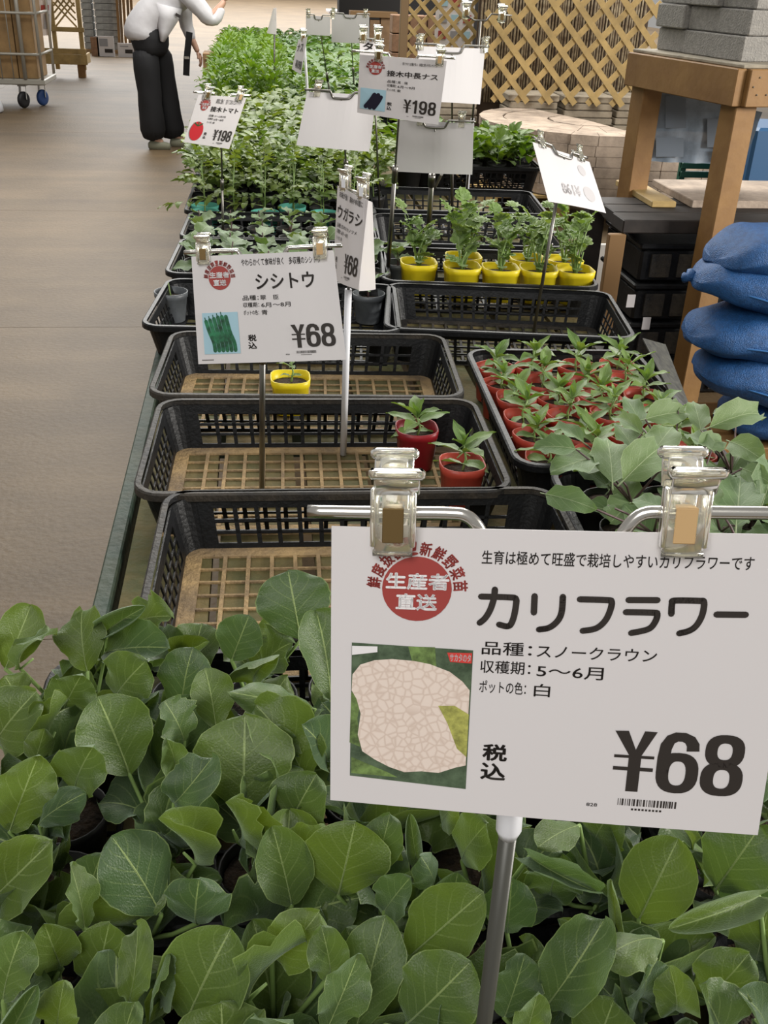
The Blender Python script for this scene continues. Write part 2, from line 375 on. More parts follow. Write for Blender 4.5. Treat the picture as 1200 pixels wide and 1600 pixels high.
for i in range(14):
    kind = i % 7
    kw = dict(droop=[.9, 1.3, 1.2, 1.7, .8, .6, 1.4][kind]*(1 if i < 7 else 1.25), fold=[.15, .3, .1, .55, .25, .12, .4][kind], wave=[.05, .09, .07, .12, .10, .045, .12][kind], cup=[.3, .25, 1.0, .6, .1, .25, .8][kind]*(1 if i < 7 else -.5),
              scal=[.015, .02, .01, .03, .05, .02, .05][kind], tw=[0, .3, -.2, .7, -.5, .1, -.9][kind])
    CA.append(leaf_mesh('cauliflower_leaf', L_cauli, [dict(L=1, W=1, prof=p_obov, nw=2+i % 2, ns=6+i % 4, seed=i, nv=18, nu=10, rib=.016, ruf=[.012, .03, .012, .04, .05, .01, .045][kind], **kw)]))
PEP = [leaf_mesh('pepper_leaf', L_pep, [dict(L=1, W=.42+.05*(i % 3), prof=p_lance, droop=.3+.3*(i % 3), fold=.35, wave=.03, nw=2, seed=i, nv=7, nu=4, rib=.018, stalk=.2)]) for i in range(5)]
EGG = [leaf_mesh('eggplant_leaf', L_egg, [dict(L=1, W=.78, prof=p_egg, droop=.3+.4*(i % 3), fold=.15+.1*(i % 2), wave=.06, nw=2+i % 2, scal=.05, ns=3, seed=i+20, nv=8, nu=6, rib=.018, stalk=.1)]) for i in range(6)]
def lobed(i, n=5):
    sp = []; rr = random.Random(i)
    for k in range(n):
        a = (k-(n-1)/2)/(n-1)*2.3; Lk = .62-.08*abs(k-(n-1)/2)
        sp.append(dict(L=Lk, W=.34, prof=p_round, droop=.7, fold=.25, wave=.05, scal=.16, ns=2.5, seed=i*7+k, nv=7, nu=4, rib=.02, M=Matrix.Translation((0, .35, .05)) @ Matrix.Rotation(-a, 4, 'Z')))
    sp.append(dict(L=.42, W=.30, prof=p_round, droop=.1, fold=.1, wave=.02, seed=i, nv=4, nu=2, rib=.03, stalk=.3)); return sp
MEL = [leaf_mesh('melon_leaf', L_mel, lobed(i)) for i in range(4)]
COT = leaf_mesh('round_seed_leaf', L_mel, [dict(L=1, W=.7, prof=p_round, droop=.5, fold=.1, wave=.02, seed=3, nv=6, nu=4)])
def compound(i):
    sp = [dict(L=1, W=.02, prof=lambda t: 1, droop=.6, fold=0, wave=0, seed=i, nv=4, nu=2, rib=.012)]
    for k, (t, s, a) in enumerate(((.3, .26, 1.1), (.35, .26, -1.1), (.55, .34, .9), (.6, .34, -.95), (.76, .36, .6), (.8, .36, -.6), (.85, .44, 0))):
        sp.append(dict(L=s, W=s*.62, prof=p_egg, droop=.8, fold=.3, wave=.07, scal=.12, ns=3, seed=i*9+k, nv=4, nu=3, rib=0, M=Matrix.Translation((0, t*.97, .12*math.sin(t*3.0))) @ Matrix.Rotation(-a, 4, 'Z') @ Matrix.Rotation(-.25-.3*(k % 2), 4, 'X')))
    return sp
TOM = [leaf_mesh('tomato_leaf', L_tom, compound(i)) for i in range(4)]
def elev(yaw, el, loc, L, roll=0, wx=1):
    """leaf object matrix: base at loc, pointing outward along yaw, raised by el"""
    return Matrix.Translation(loc) @ Matrix.Rotation(yaw, 4, 'Z') @ Matrix.Rotation(el, 4, 'X') @ Matrix.Rotation(roll, 4, 'Y') @ Matrix.Diagonal((L*wx, L, L, 1))
# pots
def pot_mesh(name, m, top=.045, bot=.032, h=.08, sq=3.2, wv=.004, n=24):
    b = B(); wave = (lambda a: wv*(-math.cos(4*a))) if wv else None
    b.lathe([(bot, 0), (bot+.001, .002), (top-.003, h*.80), (top-.001, h*.82), (top, h), (top-.0025, h), (top-.005, h*.75), (top-.006, h*.7)], n, sq=sq, wave=wave)
    return b.mesh(name, m, True)
POT = {k: pot_mesh('pot', m, *a) for k, (m, a) in dict(red=(M_red, (.041, .031, .082, 3.2, .004)), reddark=(M_reddark, (.041, .031, .082, 3.2, .004)), yellow=(M_yel, (.043, .034, .078, 4, .003)),
       grey=(M_grey, (.045, .033, .08, 2, 0)), turquoise=(M_turq, (.05, .036, .085, 2, 0)), black=(M_blkpot, (.044, .032, .08, 2, 0))).items()}
_sb = B(); _sb.lathe([(.036, 0), (.037, .004), (.024, .0065), (.010, .008)], 16, sq=2.6); SOIL = _sb.mesh('soil', M_soil, True)
def stemmesh(h, r=.0022, lean=.006, m=None): return B().tube([(0, 0, 0), (lean, 0, h*.5), (0, lean, h)], [r*1.2, r, r*.7], 6).mesh('stem', m or M_stem, True)
ST = {h: stemmesh(h) for h in (.03, .045, .06, .09, .13, .18)}; STP = stemmesh(.07, .0028, .004, M_purple); STE = stemmesh(.05, .0028, .004, M_purple)
def potted(name, label, cat, loc, pot, rz=None, group=None, sc=1):
    t = thing(name, label, cat, loc, rnd.uniform(0, 6.28) if rz is None else rz, group)
    if sc != 1: t.matrix_basis = t.matrix_basis @ Matrix.Scale(sc, 4)
    put('pot', POT[pot], t, Matrix.Rotation(-(rz if rz is not None else 0), 4, 'Z')); h = .058 if pot != 'black' else .066
    put('soil', SOIL, t, Matrix.Translation((0, 0, h))); return t, h
def pepper(t, h, big=1.0):
    sh = rnd.choice((.045, .06)); put('stem', ST[sh], t, Matrix.Translation((0, 0, h)))
    n = 0; y0 = rnd.uniform(0, 6)
    for z, k, L, el in ((.35, 2, .045, -.05), (.72, 3, .056, .2), (.95, 3, .052, .55), (1.0, 2, .03, 1.1)):
        for i in range(k):
            put('leaf', rnd.choice(PEP), t, elev(y0+i*6.283/k+rnd.uniform(-.35, .35), el+rnd.uniform(-.2, .2), (0, 0, h+sh*z), L*big*rnd.uniform(.85, 1.15), rnd.uniform(-.3, .3)))
        y0 += 1.1
def eggplant(t, h, n=5, L=.065, sh=.07):
    st = STP if sh > .06 else STE; put('stem', st, t, Matrix.Translation((0, 0, h)))
    y0 = rnd.uniform(0, 6)
    for i in range(n):
        put('leaf', rnd.choice(EGG), t, elev(y0+i*2.4+rnd.uniform(-.2, .2), rnd.uniform(-.1, .6), (0, 0, h+sh*(.4+.6*i/n)), L*rnd.uniform(.75, 1.15), rnd.uniform(-.4, .4)))
def melon(t, h):
    put('seed_leaf', COT, t, elev(0, .1, (0, 0, h+.02), .035)); put('seed_leaf', COT, t, elev(3.14, .1, (0, 0, h+.02), .035))
    y0 = rnd.uniform(0, 6)
    for i in range(5):
        hh = rnd.choice((.06, .09, .09, .13) if i < 4 else (.13,)); ya = y0+i*1.3; ln = Matrix.Rotation(ya, 4, 'Z') @ Matrix.Rotation(-rnd.uniform(.08, .32), 4, 'X')
        M = Matrix.Translation((0, 0, h)) @ ln; put('stem', ST[hh], t, M); tip = M @ Vector((0, 0, hh))
        for q in range(3): put('leaf', rnd.choice(MEL), t, elev(ya+rnd.uniform(-.8, .8)+q*1.9, rnd.uniform(.2, .9), tip-Vector((0, 0, q*.018)), .056*rnd.uniform(.8, 1.15)))
def tomato(t, h, tall=.18):
    put('stem', ST[tall], t, Matrix.Translation((0, 0, h))); y0 = rnd.uniform(0, 6)
    for i in range(8):
        put('leaf', rnd.choice(TOM), t, elev(y0+i*2.4, .1+.11*i+rnd.uniform(-.15, .15), (0, 0, h+tall*(.25+.75*i/7)), (.12-.006*i)*rnd.uniform(.8, 1.1), rnd.uniform(-.3, .3)))
FZ = BT+.0045
# ------------------------------------------------------------------ cauliflower seedlings
cplants = []
nx_, ny_ = 13, 9
for iy in range(ny_):
    for ix in range(nx_):
        x = -.205+ix*.099+(.0 if ix < 6 else .03); y = .225+iy*.0885+(.0 if iy < 4 else .02)
        px, py, dd = proj((x, y, .85))
        if not (-70 < px < 1290 and py < 1760): continue
        cplants.append((ix, iy, x+rnd.uniform(-.01, .01), y+rnd.uniform(-.01, .01)))
CP = []
for ix, iy, x, y in cplants:
    t, h = potted('cauliflower_seedling', 'broad-leaved cauliflower seedling, %s from the left, %s row from the front edge' % (ORD[ix], ORD[iy]), 'plant', (x, y, FZ), 'black', group='cauliflower seedlings in the front crates')  # pots meant as white; black colour puts in the shade between leaves
    put('stem', ST[.045], t, Matrix.Translation((0, 0, h))); CP.append((t, Vector((x, y, FZ+h)), iy))
    y0 = rnd.uniform(0, 6); n = 5 if iy < 7 else 4
    for i in range(n):
        put('leaf', CA[rnd.randrange(14)], t, elev(y0+i*6.283/n+rnd.uniform(-.4, .4), rnd.uniform(.45, 1.15), (0, 0, h+.028+.004*i), rnd.uniform(.08, .11)*(.8 if iy > 6 else 1), rnd.uniform(-.5, .5), rnd.uniform(.62, .8)))
HERO = [ # base px, tip px, width px, variant, roll, z tip
(8,1045,50,942,75,0,.3),(137,1050,128,942,80,1,-.3),(165,990,232,945,60,2,.5),(195,990,272,962,55,4,-.4),(165,1020,265,1012,85,5,.2),(182,1092,232,1028,90,0,.5),
(203,1212,152,1086,128,5,.1),(285,1115,303,1005,88,0,-.3),(338,1140,320,1042,72,5,.3),(492,1108,343,1078,55,2,-.5),(362,1032,390,960,80,5,.2),(470,1000,449,885,118,0,-.1),
(517,1095,493,950,100,0,.3),(380,1270,383,1112,158,5,0),(478,1225,393,1092,115,1,.3),(272,1255,345,1168,75,3,.5),(400,1070,440,1018,90,6,.2),(-5,1160,65,1070,105,1,.4),
(75,1165,112,1082,70,3,-.3),(288,1160,255,1092,80,4,.2),(118,1238,150,1160,90,4,0),(52,1195,72,1132,45,2,.6),(272,1200,260,1150,55,1,0),(32,1045,102,978,50,3,-.5),(15,1300,62,1175,100,4,.2),
(252,1430,172,1303,122,5,.1),(305,1350,243,1275,95,2,.5),(310,1442,312,1364,115,2,-.1),(456,1415,424,1286,98,0,0),(528,1400,556,1280,135,5,.2),(292,1595,364,1445,158,0,.1),
(350,1650,345,1556,160,2,0),(-12,1405,90,1305,105,1,.6),(200,1565,218,1422,52,3,.3),(5,1565,38,1450,85,4,-.3),(425,1495,508,1415,75,1,.8),(388,1562,492,1458,55,3,-.4),(515,1525,500,1436,66,1,.1),
(508,1615,562,1485,82,4,.3),(555,1615,604,1425,105,5,0),(132,1452,108,1345,58,4,.4),(90,1605,102,1522,66,1,.2),(5,1640,62,1532,85,2,.3),(200,1640,212,1556,95,1,0),(372,1315,350,1248,90,6,.2),
(62,1290,142,1233,60,2,.3),(640,1495,757,1392,118,5,.3),(672,1385,655,1332,62,2,0),(600,1425,642,1370,70,5,.3),(792,1458,800,1366,86,0,0),(828,1338,948,1402,68,3,.6),(905,1290,838,1325,60,5,.3),
(998,1438,1062,1306,125,0,.1),(1118,1390,1192,1286,118,0,.2),(1185,1400,1035,1455,80,2,-.5),(1035,1470,925,1510,88,2,.5),(855,1570,952,1425,112,1,.3),(788,1590,822,1486,82,4,.2),(1135,1650,1090,1534,118,4,.1),
(1052,1575,1045,1495,68,3,0),(1195,1610,1150,1545,75,0,.2),(636,1600,742,1496,125,0,.4),(820,1630,842,1546,60,4,0),(722,1345,762,1285,88,5,.2),(960,1445,954,1364,40,3,0),(590,1345,612,1262,66,1,.2),(652,1345,640,1266,50,2,-.3),
(455,1285,500,1200,100,1,.3),(510,1190,470,1130,90,0,0),(30,1105,5,1050,80,2,0),(100,1110,130,1050,80,4,.3),(470,1345,520,1290,70,6,0),(700,1640,690,1560,110,0,.3),(930,1640,960,1560,110,5,.2),(420,1660,460,1590,110,4,0),
(1180,1500,1200,1420,95,0,0),(880,1500,870,1430,70,6,.1),(1100,1560,1180,1480,90,1,.5),(1000,1560,1010,1500,90,4,.1),(690,1290,720,1250,70,5,0),(310,1300,290,1240,70,0,.3),(420,1200,440,1130,80,4,.2),(230,1120,250,1075,70,6,0),
(930,1320,960,1260,90,0,.2),(1080,1330,1040,1270,90,4,0),(140,1395,160,1330,70,0,.3),(250,1560,262,1480,70,6,0),(150,1545,172,1438,95,5,.2),(95,1510,68,1440,85,0,-.2),(560,1535,538,1438,90,1,.2),(700,1440,716,1360,80,0,.1),(860,1400,880,1330,90,4,0)]
for hi, (bx, by, tx, ty, wp, var, rl) in enumerate(HERO):
    rr = random.Random(hi); zt = .885+rr.uniform(-.01, .02) - (.02 if hi > 66 else 0)
    tip = atz(tx, ty, zt); base = atz(bx, by, zt-.055-(.02 if wp > 85 else 0))
    if ty > by: base = atz(bx, by, zt-.01)
    yv = tip-base; L = yv.length
    if L > .15: L = .15; base = tip-yv.normalized()*L
    yv.normalize(); mid = (tip+base)/2
    n = (CAM-mid).normalized()*.75+Vector((0, 0, .55)); n = (n-yv*n.dot(yv)).normalized()
    n = Matrix.Rotation(rl*.8, 3, yv) @ n; x = yv.cross(n).normalized(); Wm = wp*depth(mid)/F/max(.6, math.cos(rl*.8))
    M = Matrix(((x.x, yv.x, n.x, 0), (x.y, yv.y, n.y, 0), (x.z, yv.z, n.z, 0), (0, 0, 0, 1)))
    M = Matrix.Translation(base) @ M @ Matrix.Diagonal((Wm, L, L*.8, 1))
    foot = min(CP, key=lambda q: (q[1]-base).length+ (0 if q[1].y > base.y-.06 else .08)); t = foot[0]
    put('leaf', CA[var+7*(hi % 2)], t, wm(t).inverted() @ M)
    s = foot[1]+Vector((0, 0, .035)); b = B(); md = s.lerp(base, .5)+Vector((0, 0, -.004))
    b.tube([s, md, base, base+yv*L*.25-n*.002], [.0026, .0022, .002, .0012], 6); b.build('leaf_stalk', M_stem, t, True)
# ------------------------------------------------------------------ pepper seedlings in single pots
def at_base(px, py): p = atz(px, py, FZ); return (p.x, p.y, FZ)
t, h = potted('potted_pepper_seedling', 'pepper seedling in a tall dark red pot with a white tag, second empty crate', 'plant', (.292, 1.735, FZ), 'reddark', rz=.05); pepper(t, h, 1.15)
B().slab((.034, -.012, .022), (.0365, .006, .026), (.041, .008, .06), (.0385, -.008, .058), (.0008, -.0006, 0)).build('white_tag', M_card, t, world=False)
t, h = potted('potted_pepper_seedling', 'pepper seedling in a bright red pot at the right end of the dusty empty crate', 'plant', (.352, 1.578, FZ), 'red', rz=.1); pepper(t, h, 1.2)
t, h = potted('potted_pepper_seedling', 'small seedling in a yellow square pot alone in an empty crate', 'plant', (.058, 2.02, FZ), 'yellow', rz=0); pepper(t, h, .6)
# ------------------------------------------------------------------ red pots crate
for r_ in range(6):
    for c_ in range(4):
        x = .515+c_*.093+(r_ % 2)*.004; y = 1.60+r_*.093
        if r_ == 5 and c_ == 1: y += .0
        t, h = potted('potted_pepper_seedling', 'pepper seedling in a red pot in the packed crate, %s row, %s from the left' % (ORD[r_], ORD[c_]), 'plant', (x+rnd.uniform(-.006, .006), y+rnd.uniform(-.006, .006), FZ), 'red', group='pepper seedlings in red pots')
        pepper(t, h, 1.08)
# ------------------------------------------------------------------ eggplant seedlings
egg = []
for r_ in range(4):
    for c_ in range(5):
        x = .575+c_*.105; y = 1.13+r_*.1
        t, h = potted('eggplant_seedling', 'broad-leaved eggplant seedling before the sandbags, %s row, %s from the left' % (ORD[r_], ORD[c_]), 'plant', (x, y, FZ), 'black', group='eggplant seedlings left of the sandbags')
        eggplant(t, h, 5, .08); egg.append((t, Vector((x, y, FZ+h))))
EH = [(930,715,860,738,62,0,.3),(852,772,934,797,45,1,.2),(957,755,948,683,66,0,.2),(973,752,1036,697,66,2,.2),(900,702,832,700,42,1,.1),(912,692,848,672,34,2,.4),(1003,668,975,618,36,0,.3),(1003,678,955,653,30,2,0),
(1008,655,1072,645,46,1,.2),(1060,642,1028,623,24,0,.2),(1095,672,1083,626,38,0,.1),(1108,668,1192,648,50,2,.2),(1140,690,1196,722,48,1,.1),(1112,703,1068,678,34,0,.3),(1018,712,1052,666,58,0,-.2),(1150,822,1157,742,74,0,0),
(1032,792,988,780,44,0,.3),(1160,732,1204,755,36,1,.2),(1050,720,1110,735,50,2,0),(1105,760,1060,735,50,1,.2),(1000,720,960,660,45,0,.4),(1190,790,1200,720,60,2,.3),(1090,700,1130,690,40,1,.2),(950,790,955,800,20,1,0),(1120,790,1080,770,60,1,.2),(1150,660,1120,640,40,1,0)]
for hi, (bx, by, tx, ty, wp, var, rl) in enumerate(EH):
    zt = .83+.004*(hi % 5); tip = atz(tx, ty, zt); base = atz(bx, by, zt-.02 if ty < by-30 else zt+.005); yv = tip-base; L = yv.length; yv.normalize(); mid = (tip+base)/2
    n = (CAM-mid).normalized()*.6+Vector((0, 0, .6)); n = (n-yv*n.dot(yv)).normalized(); n = Matrix.Rotation(rl, 3, yv) @ n; x = yv.cross(n).normalized(); Wm = wp*depth(mid)/F/.78
    M = Matrix.Translation(base) @ Matrix(((x.x, yv.x, n.x, 0), (x.y, yv.y, n.y, 0), (x.z, yv.z, n.z, 0), (0, 0, 0, 1))) @ Matrix.Diagonal((Wm, L, L, 1))
    t, f_ = min(egg, key=lambda q: (q[1]-base).length); put('leaf', EGG[var+3*(hi % 2)], t, wm(t).inverted() @ M)
    s = f_+Vector((0, 0, .06)); B().tube([s, s.lerp(base, .6)+Vector((0, 0, .006)), base], [.0022, .0018, .0014], 5).build('leaf_stalk', M_purple, t, True)
# ------------------------------------------------------------------ yellow pots with melon seedlings
for i, (x, y) in enumerate(((.455, 2.83), (.575, 2.79), (.685, 2.775), (.795, 2.765), (.90, 2.755), (.60, 2.90), (.79, 2.88), (.90, 2.87))):
    t, h = potted('melon_seedling', 'lobed-leaf seedling in a yellow pot, %s in the %s row from the left' % (ORD[i if i < 5 else i-5], 'front' if i < 5 else 'back'), 'plant', (x, y, FZ+.022), 'yellow', rz=-.1, group='lobed-leaf seedlings in yellow pots', sc=1.22); melon(t, h)
# ------------------------------------------------------------------ grey pots, round-leaved seedlings
for i, (px, py, k) in enumerate(((270, 500, 0), (575, 502, 1), (620, 450, 2), (540, 470, 1))):
    p = atz(px, py, FZ); t, h = potted('grey_potted_seedling', ['bare-stemmed seedling in a grey pot at the front left corner of its crate', 'seedling in a grey pot beside the white sign pole', 'tall seedling with round drooping leaves right of the edge-on card', 'seedling in a grey pot behind the white sign pole'][i], 'plant', (p.x, p.y, FZ), 'grey', group=None)
    if k == 0: put('stem', ST[.045], t, Matrix.Translation((0, 0, h)))
    else: eggplant(t, h, 3 if k == 1 else 6, .06, .07)
c = 0
for r_ in range(5):
    for q in range(6):
        x = -.175+q*.098; y = (2.86, 2.97, 3.08, 3.27, 3.39)[r_]
        t, h = potted('round_leaved_seedling', 'round-leaved seedling behind the green pepper card, %s row, %s from the left' % (ORD[r_], ORD[q]), 'plant', (x-.005*r_, y, FZ), 'black', group='round-leaved seedlings behind the green pepper card')
        eggplant(t, h, 4, .068 if r_ < 3 else .055, .07)
# two more round-leaved in the grey crate back row
# ------------------------------------------------------------------ tomatoes
n = 0
for r_ in range(3):
    for q in range(6):
        x = -.19+q*.105-.004*r_; y = 3.62+r_*.1; pot = 'turquoise' if r_ == 0 and q in (0, 2, 4) or (r_ == 1 and q in (0, 3)) else 'black'
        t, h = potted('tomato_seedling', ('tomato seedling in a turquoise pot, ' if pot == 'turquoise' else 'tomato seedling in a black pot, ')+'%s row, %s from the left' % (ORD[r_], ORD[q]), 'plant', (x, y, FZ), pot, group='tomato seedlings below the tomato card')
        tomato(t, h, .18)
# ------------------------------------------------------------------ far plants: each its own plant, crown joined
def crown(name, m, n, rad, hgt, ls, prof, seed, up_=.5):
    rr = random.Random(seed); sp = []
    for i in range(n):
        a = rr.uniform(0, 6.28); q = rr.random()**.6; zz = hgt*(.25+.75*rr.random())*(1-.25*q*q); M = Matrix.Translation((math.cos(a)*rad*q*.8, math.sin(a)*rad*q*.8, zz)) @ Matrix.Rotation(a-1.57+rr.uniform(-.7, .7), 4, 'Z') @ Matrix.Rotation(rr.uniform(-.2, up_), 4, 'X') @ Matrix.Rotation(rr.uniform(-.4, .4), 4, 'Y')
        sp.append(dict(L=ls*rr.uniform(.7, 1.2), W=ls*.62, prof=prof, droop=.7, fold=.25, wave=.05, seed=i, nv=3, nu=2, rib=0, M=M))
    return leaf_mesh(name, m, sp)
CR = {'tom': [crown('foliage', L_tom, 50, .075, .23, .062, p_egg, s) for s in range(4)], 'bright': [crown('foliage', L_bright, 130, .10, .27, .04, p_lance, s+10, 1.2) for s in range(3)],
      'deep': [crown('foliage', L_deep, 75, .10, .22, .07, p_egg, s+20) for s in range(4)], 'salad': [crown('foliage', L_bright, 50, .085, .13, .06, p_round, s+30, .9) for s in range(3)]}
def farplant(name, label, x, y, kind, group, pot='black', sc=1.0, z=FZ):
    t = thing(name, label, 'plant', (x, y, z), rnd.uniform(0, 6.28), group); t.matrix_basis = t.matrix_basis @ Matrix.Scale(sc, 4)
    put('pot', POT[pot], t); f_ = put('foliage', rnd.choice(CR[kind]), t, Matrix.Translation((0, 0, .06))); f_['kind'] = 'stuff'; put('stem', ST[.13], t, Matrix.Translation((0, 0, .05)))
for r_ in range(17):
    for q in range(7):
        y = 3.95+r_*.105
        farplant('tomato_seedling', 'dense tomato seedling behind the tomato card, %s row back, %s from the left' % (ORD[r_], ORD[q]), -.205+q*.108+rnd.uniform(-.01, .01)+.004*r_, y, 'tom', 'dense rows of tomato seedlings behind the tomato card')
for r_ in range(30):
    for q in range(8):
        y = 5.98+r_*.17; x = -.20+q*.155+rnd.uniform(-.02, .02); br = x < .26-.02*r_*.3 and y < 9.4
        if br: farplant('bushy_herb', 'bright green bushy plant on the far bench, %s row back, %s from the left' % (ORD[r_], ORD[q]), x, y, 'bright', 'bright green bushy plants on the far bench', sc=1.12)
        else: farplant('leafy_seedling', 'deep green leafy seedling on the far bench, %s row back, %s from the left' % (ORD[r_], ORD[q]), x, y, 'deep', 'deep green seedlings on the far bench', sc=1.05)
for ci, yy in enumerate([4.12+.41*i for i in range(4)]): crate('black crate under the dense tomato rows, %s behind the tomato card' % ORD[ci], .11, yy, .72, .40, 0, dusty=False, h=.085, group='crates under the dense tomato rows')
for i, yy in enumerate((6.2, 7.4, 8.6, 9.8, 11.0)): crate('long black crate under the far bushy plants, %s from the front' % ORD[i], .36, yy, 1.28, 1.18, 0, dusty=False, h=.10, nx=16, ny=16, group='long crates under the far plants')
for r_ in range(4):
    for q in range(4):
        x = .84+q*.11; y = 4.55+r_*.11
        farplant('salad_seedling', 'bright lettuce-like seedling before the paver pile, %s row, %s from the left' % (ORD[r_], ORD[q]), x, y, 'salad', 'lettuce-like seedlings before the paver pile', z=FZ+.03)
crate('black crate of lettuce-like seedlings before the paver pile', 1.01, 4.72, .50, .48, R(-3), dusty=False, h=.11)
for i, (x, y) in enumerate(((.66, 4.5), (.74, 4.62), (.68, 4.75), (.76, 4.85))): farplant('salad_seedling', 'bright round-leaved seedling between the tomatoes and white backed signs, %s from the front' % ORD[i], x, y, 'salad', 'seedlings between tomato rows and signs', sc=1.3)
# ------------------------------------------------------------------ price signs
def raw_text(s, bold=0):
    cu = bpy.data.curves.new('t', 'FONT'); cu.body = s; cu.size = 1; cu.offset = bold; cu.resolution_u = 3
    o = bpy.data.objects.new('t', cu); COL.objects.link(o); bpy.context.view_layer.update()
    ev = o.evaluated_get(bpy.context.evaluated_depsgraph_get()); me = ev.to_mesh()
    vs = [tuple(v.co) for v in me.vertices]; fs = [tuple(p.vertices) for p in me.polygons]; ev.to_mesh_clear()
    bpy.data.objects.remove(o); bpy.data.curves.remove(cu); return vs, fs
_tc = {}
def text_uv(s, box, bold=0):
    """text fitted into the card box (u0, v0, u1, v1), v downwards"""
    if s not in _tc: _tc[s] = raw_text(s, 0)
    vs, fs = _tc[s]
    if bold > 0 and vs:
        V = []; Fc = []
        for k in range(8):
            o = len(V); V += [(x+bold*math.cos(k*.785), y+bold*math.sin(k*.785)) for x, y, *_z in vs]; Fc += [tuple(i+o for i in f) for f in fs]
        vs, fs = V, Fc
    if not vs: return [], []
    x0 = min(v[0] for v in vs); x1 = max(v[0] for v in vs); y0 = min(v[1] for v in vs); y1 = max(v[1] for v in vs)
    u0, v0, u1, v1 = box
    return [(u0+(v[0]-x0)/(x1-x0)*(u1-u0), v1-(v[1]-y0)/(y1-y0)*(v1-v0)) for v in vs], fs
AS = .148/.21
def stroke_uv(pts, wd, smooth=True):
    """rounded brush stroke; pts in card uv, wd in u units"""
    P = [Vector((p[0], p[1]*AS)) for p in pts]
    if smooth and len(P) > 2:
        Q = []
        for i in range(len(P)-1):
            a = P[max(0, i-1)]; b = P[i]; c = P[i+1]; d = P[min(len(P)-1, i+2)]
            for k in range(6):
                t = k/6; Q.append(.5*((2*b)+(c-a)*t+(2*a-5*b+4*c-d)*t*t+(3*b-a-3*c+d)*t**3))
        Q.append(P[-1]); P = Q
    vs = []; fs = []; h = wd/2
    for i in range(len(P)-1):
        a, b = P[i], P[i+1]; d = (b-a).normalized(); n = Vector((-d.y, d.x))*h; o = len(vs)
        vs += [a+n, a-n, b-n, b+n]; fs.append((o, o+1, o+2, o+3))
    for p in P:
        o = len(vs); vs += [p+Vector((math.cos(k*.785), math.sin(k*.785)))*h for k in range(8)]; fs.append(tuple(range(o, o+8)))
    return [(v.x, v.y/AS) for v in vs], fs
def circle_uv(cu, cv, r, n=32, ry=None): return [(cu+r*math.cos(6.2832*k/n), cv+(ry or r)/AS*math.sin(6.2832*k/n)) for k in range(n)], [tuple(range(n))]
def poly_uv(pts): return list(pts), [tuple(range(len(pts)))]
class Card:
    def __init__(s, px, deps, root, bow=.0, off=.0006, name='card', m=None):
        s.c = [atd(x, y, d) for (x, y), d in zip(px, deps)]; s.root = root; s.bow = bow; s.off = off; s.k = 1
        a = (s.c[1]-s.c[0]).cross(s.c[2]-s.c[0]).normalized(); s.n = a if a.dot(CAM-s.c[0]) > 0 else -a
        b = B(); N = 12
        for k, o in ((0, 0), (1, -.0005)):
            b.v += [s.P(i/N, j/4, o) for j in range(5) for i in range(N+1)]
        q = lambda k, i, j: k*(N+1)*5+j*(N+1)+i
        for k in (0, 1):
            for j in range(4):
                for i in range(N):
                    f_ = (q(k, i, j), q(k, i, j+1), q(k, i+1, j+1), q(k, i+1, j)); b.f.append(f_ if k == 0 else f_[::-1])
        for i in range(N):
            for j in (0, 4): b.f.append((q(0, i, j), q(0, i+1, j), q(1, i+1, j), q(1, i, j)))
        for j in range(4):
            for i in (0, N): b.f.append((q(0, i, j), q(0, i, j+1), q(1, i, j+1), q(1, i, j)))
        b.mi = [0]*len(b.f); s.o = b.build(name, m or M_card, root)
    def P(s, u, v, o=0):
        a = s.c[0].lerp(s.c[1], u); b = s.c[2].lerp(s.c[3], u); w_ = .25*s.bow*math.sin(12*u+.5)*(1-v)+s.bow*math.sin(math.pi*u)*(.4+.6*v)
        return a.lerp(b, v)+s.n*(o+w_)
    def ink(s, name, items, m, lift=1.0, label=None):
        b = B()
        for vs, fs in items:
            if s.k != 1: vs = [(1-(1-u)*s.k, v) for u, v in vs]
            b.add([s.P(u, v, s.off*lift) for u, v in vs], fs)
        o = b.build(name, m, s.o)
        if label: o['label'] = label
        return o
def arc_text(txt, cu, cv, r, a0, a1, sz, bold=.02):
    items = []; n = len(txt)
    for i, ch in enumerate(txt):
        a = R(a0+(a1-a0)*i/(n-1)); vs, fs = text_uv(ch, (-.5, -.5, .5, .5), bold); out = []
        for x, y in vs:
            X = x*sz; Y = y*sz*1.25; rr = r-Y; aa = a
            px = cu+rr*math.sin(aa)+X*math.cos(aa); py = cv*AS-rr*math.cos(aa)+X*math.sin(aa); out.append((px, py/AS))
        items.append((out, fs))
    return items
def logo(card, detail=True):
    cu, cv, r = .191, .203, .077
    card.ink('red_seal', [circle_uv(cu, cv, r)] + (arc_text('鮮度抜群！新鮮野菜苗', cu, cv, r+.019, -82, 84, .026, .03)), M_inkr)
    card.ink('seal_lettering', [text_uv('生産者', (.122, .148, .262, .205), .035), text_uv('直送', (.145, .218, .237, .275), .035)], M_inkw, 1.8)
def barcode(x0, x1, v0, v1, n=26):
    rr = random.Random(3); it = []; x = x0
    while x < x1:
        w_ = rr.choice((.0016, .0016, .003, .0042)); it.append(poly_uv([(x, v0), (x, v1), (x+w_, v1), (x+w_, v0)])); x += w_+rr.choice((.0016, .0022, .0035))
    return it
YEN = [[(.652,.658),(.682,.656),(.702,.722),(.718,.655),(.746,.656),(.716,.742),(.716,.872),(.688,.872),(.688,.742)], [(.655,.742),(.688,.742),(.688,.752),(.655,.752)], [(.716,.742),(.745,.742),(.745,.752),(.716,.752)],
       [(.655,.784),(.688,.784),(.688,.797),(.655,.797)], [(.716,.784),(.745,.784),(.745,.797),(.716,.797)]]
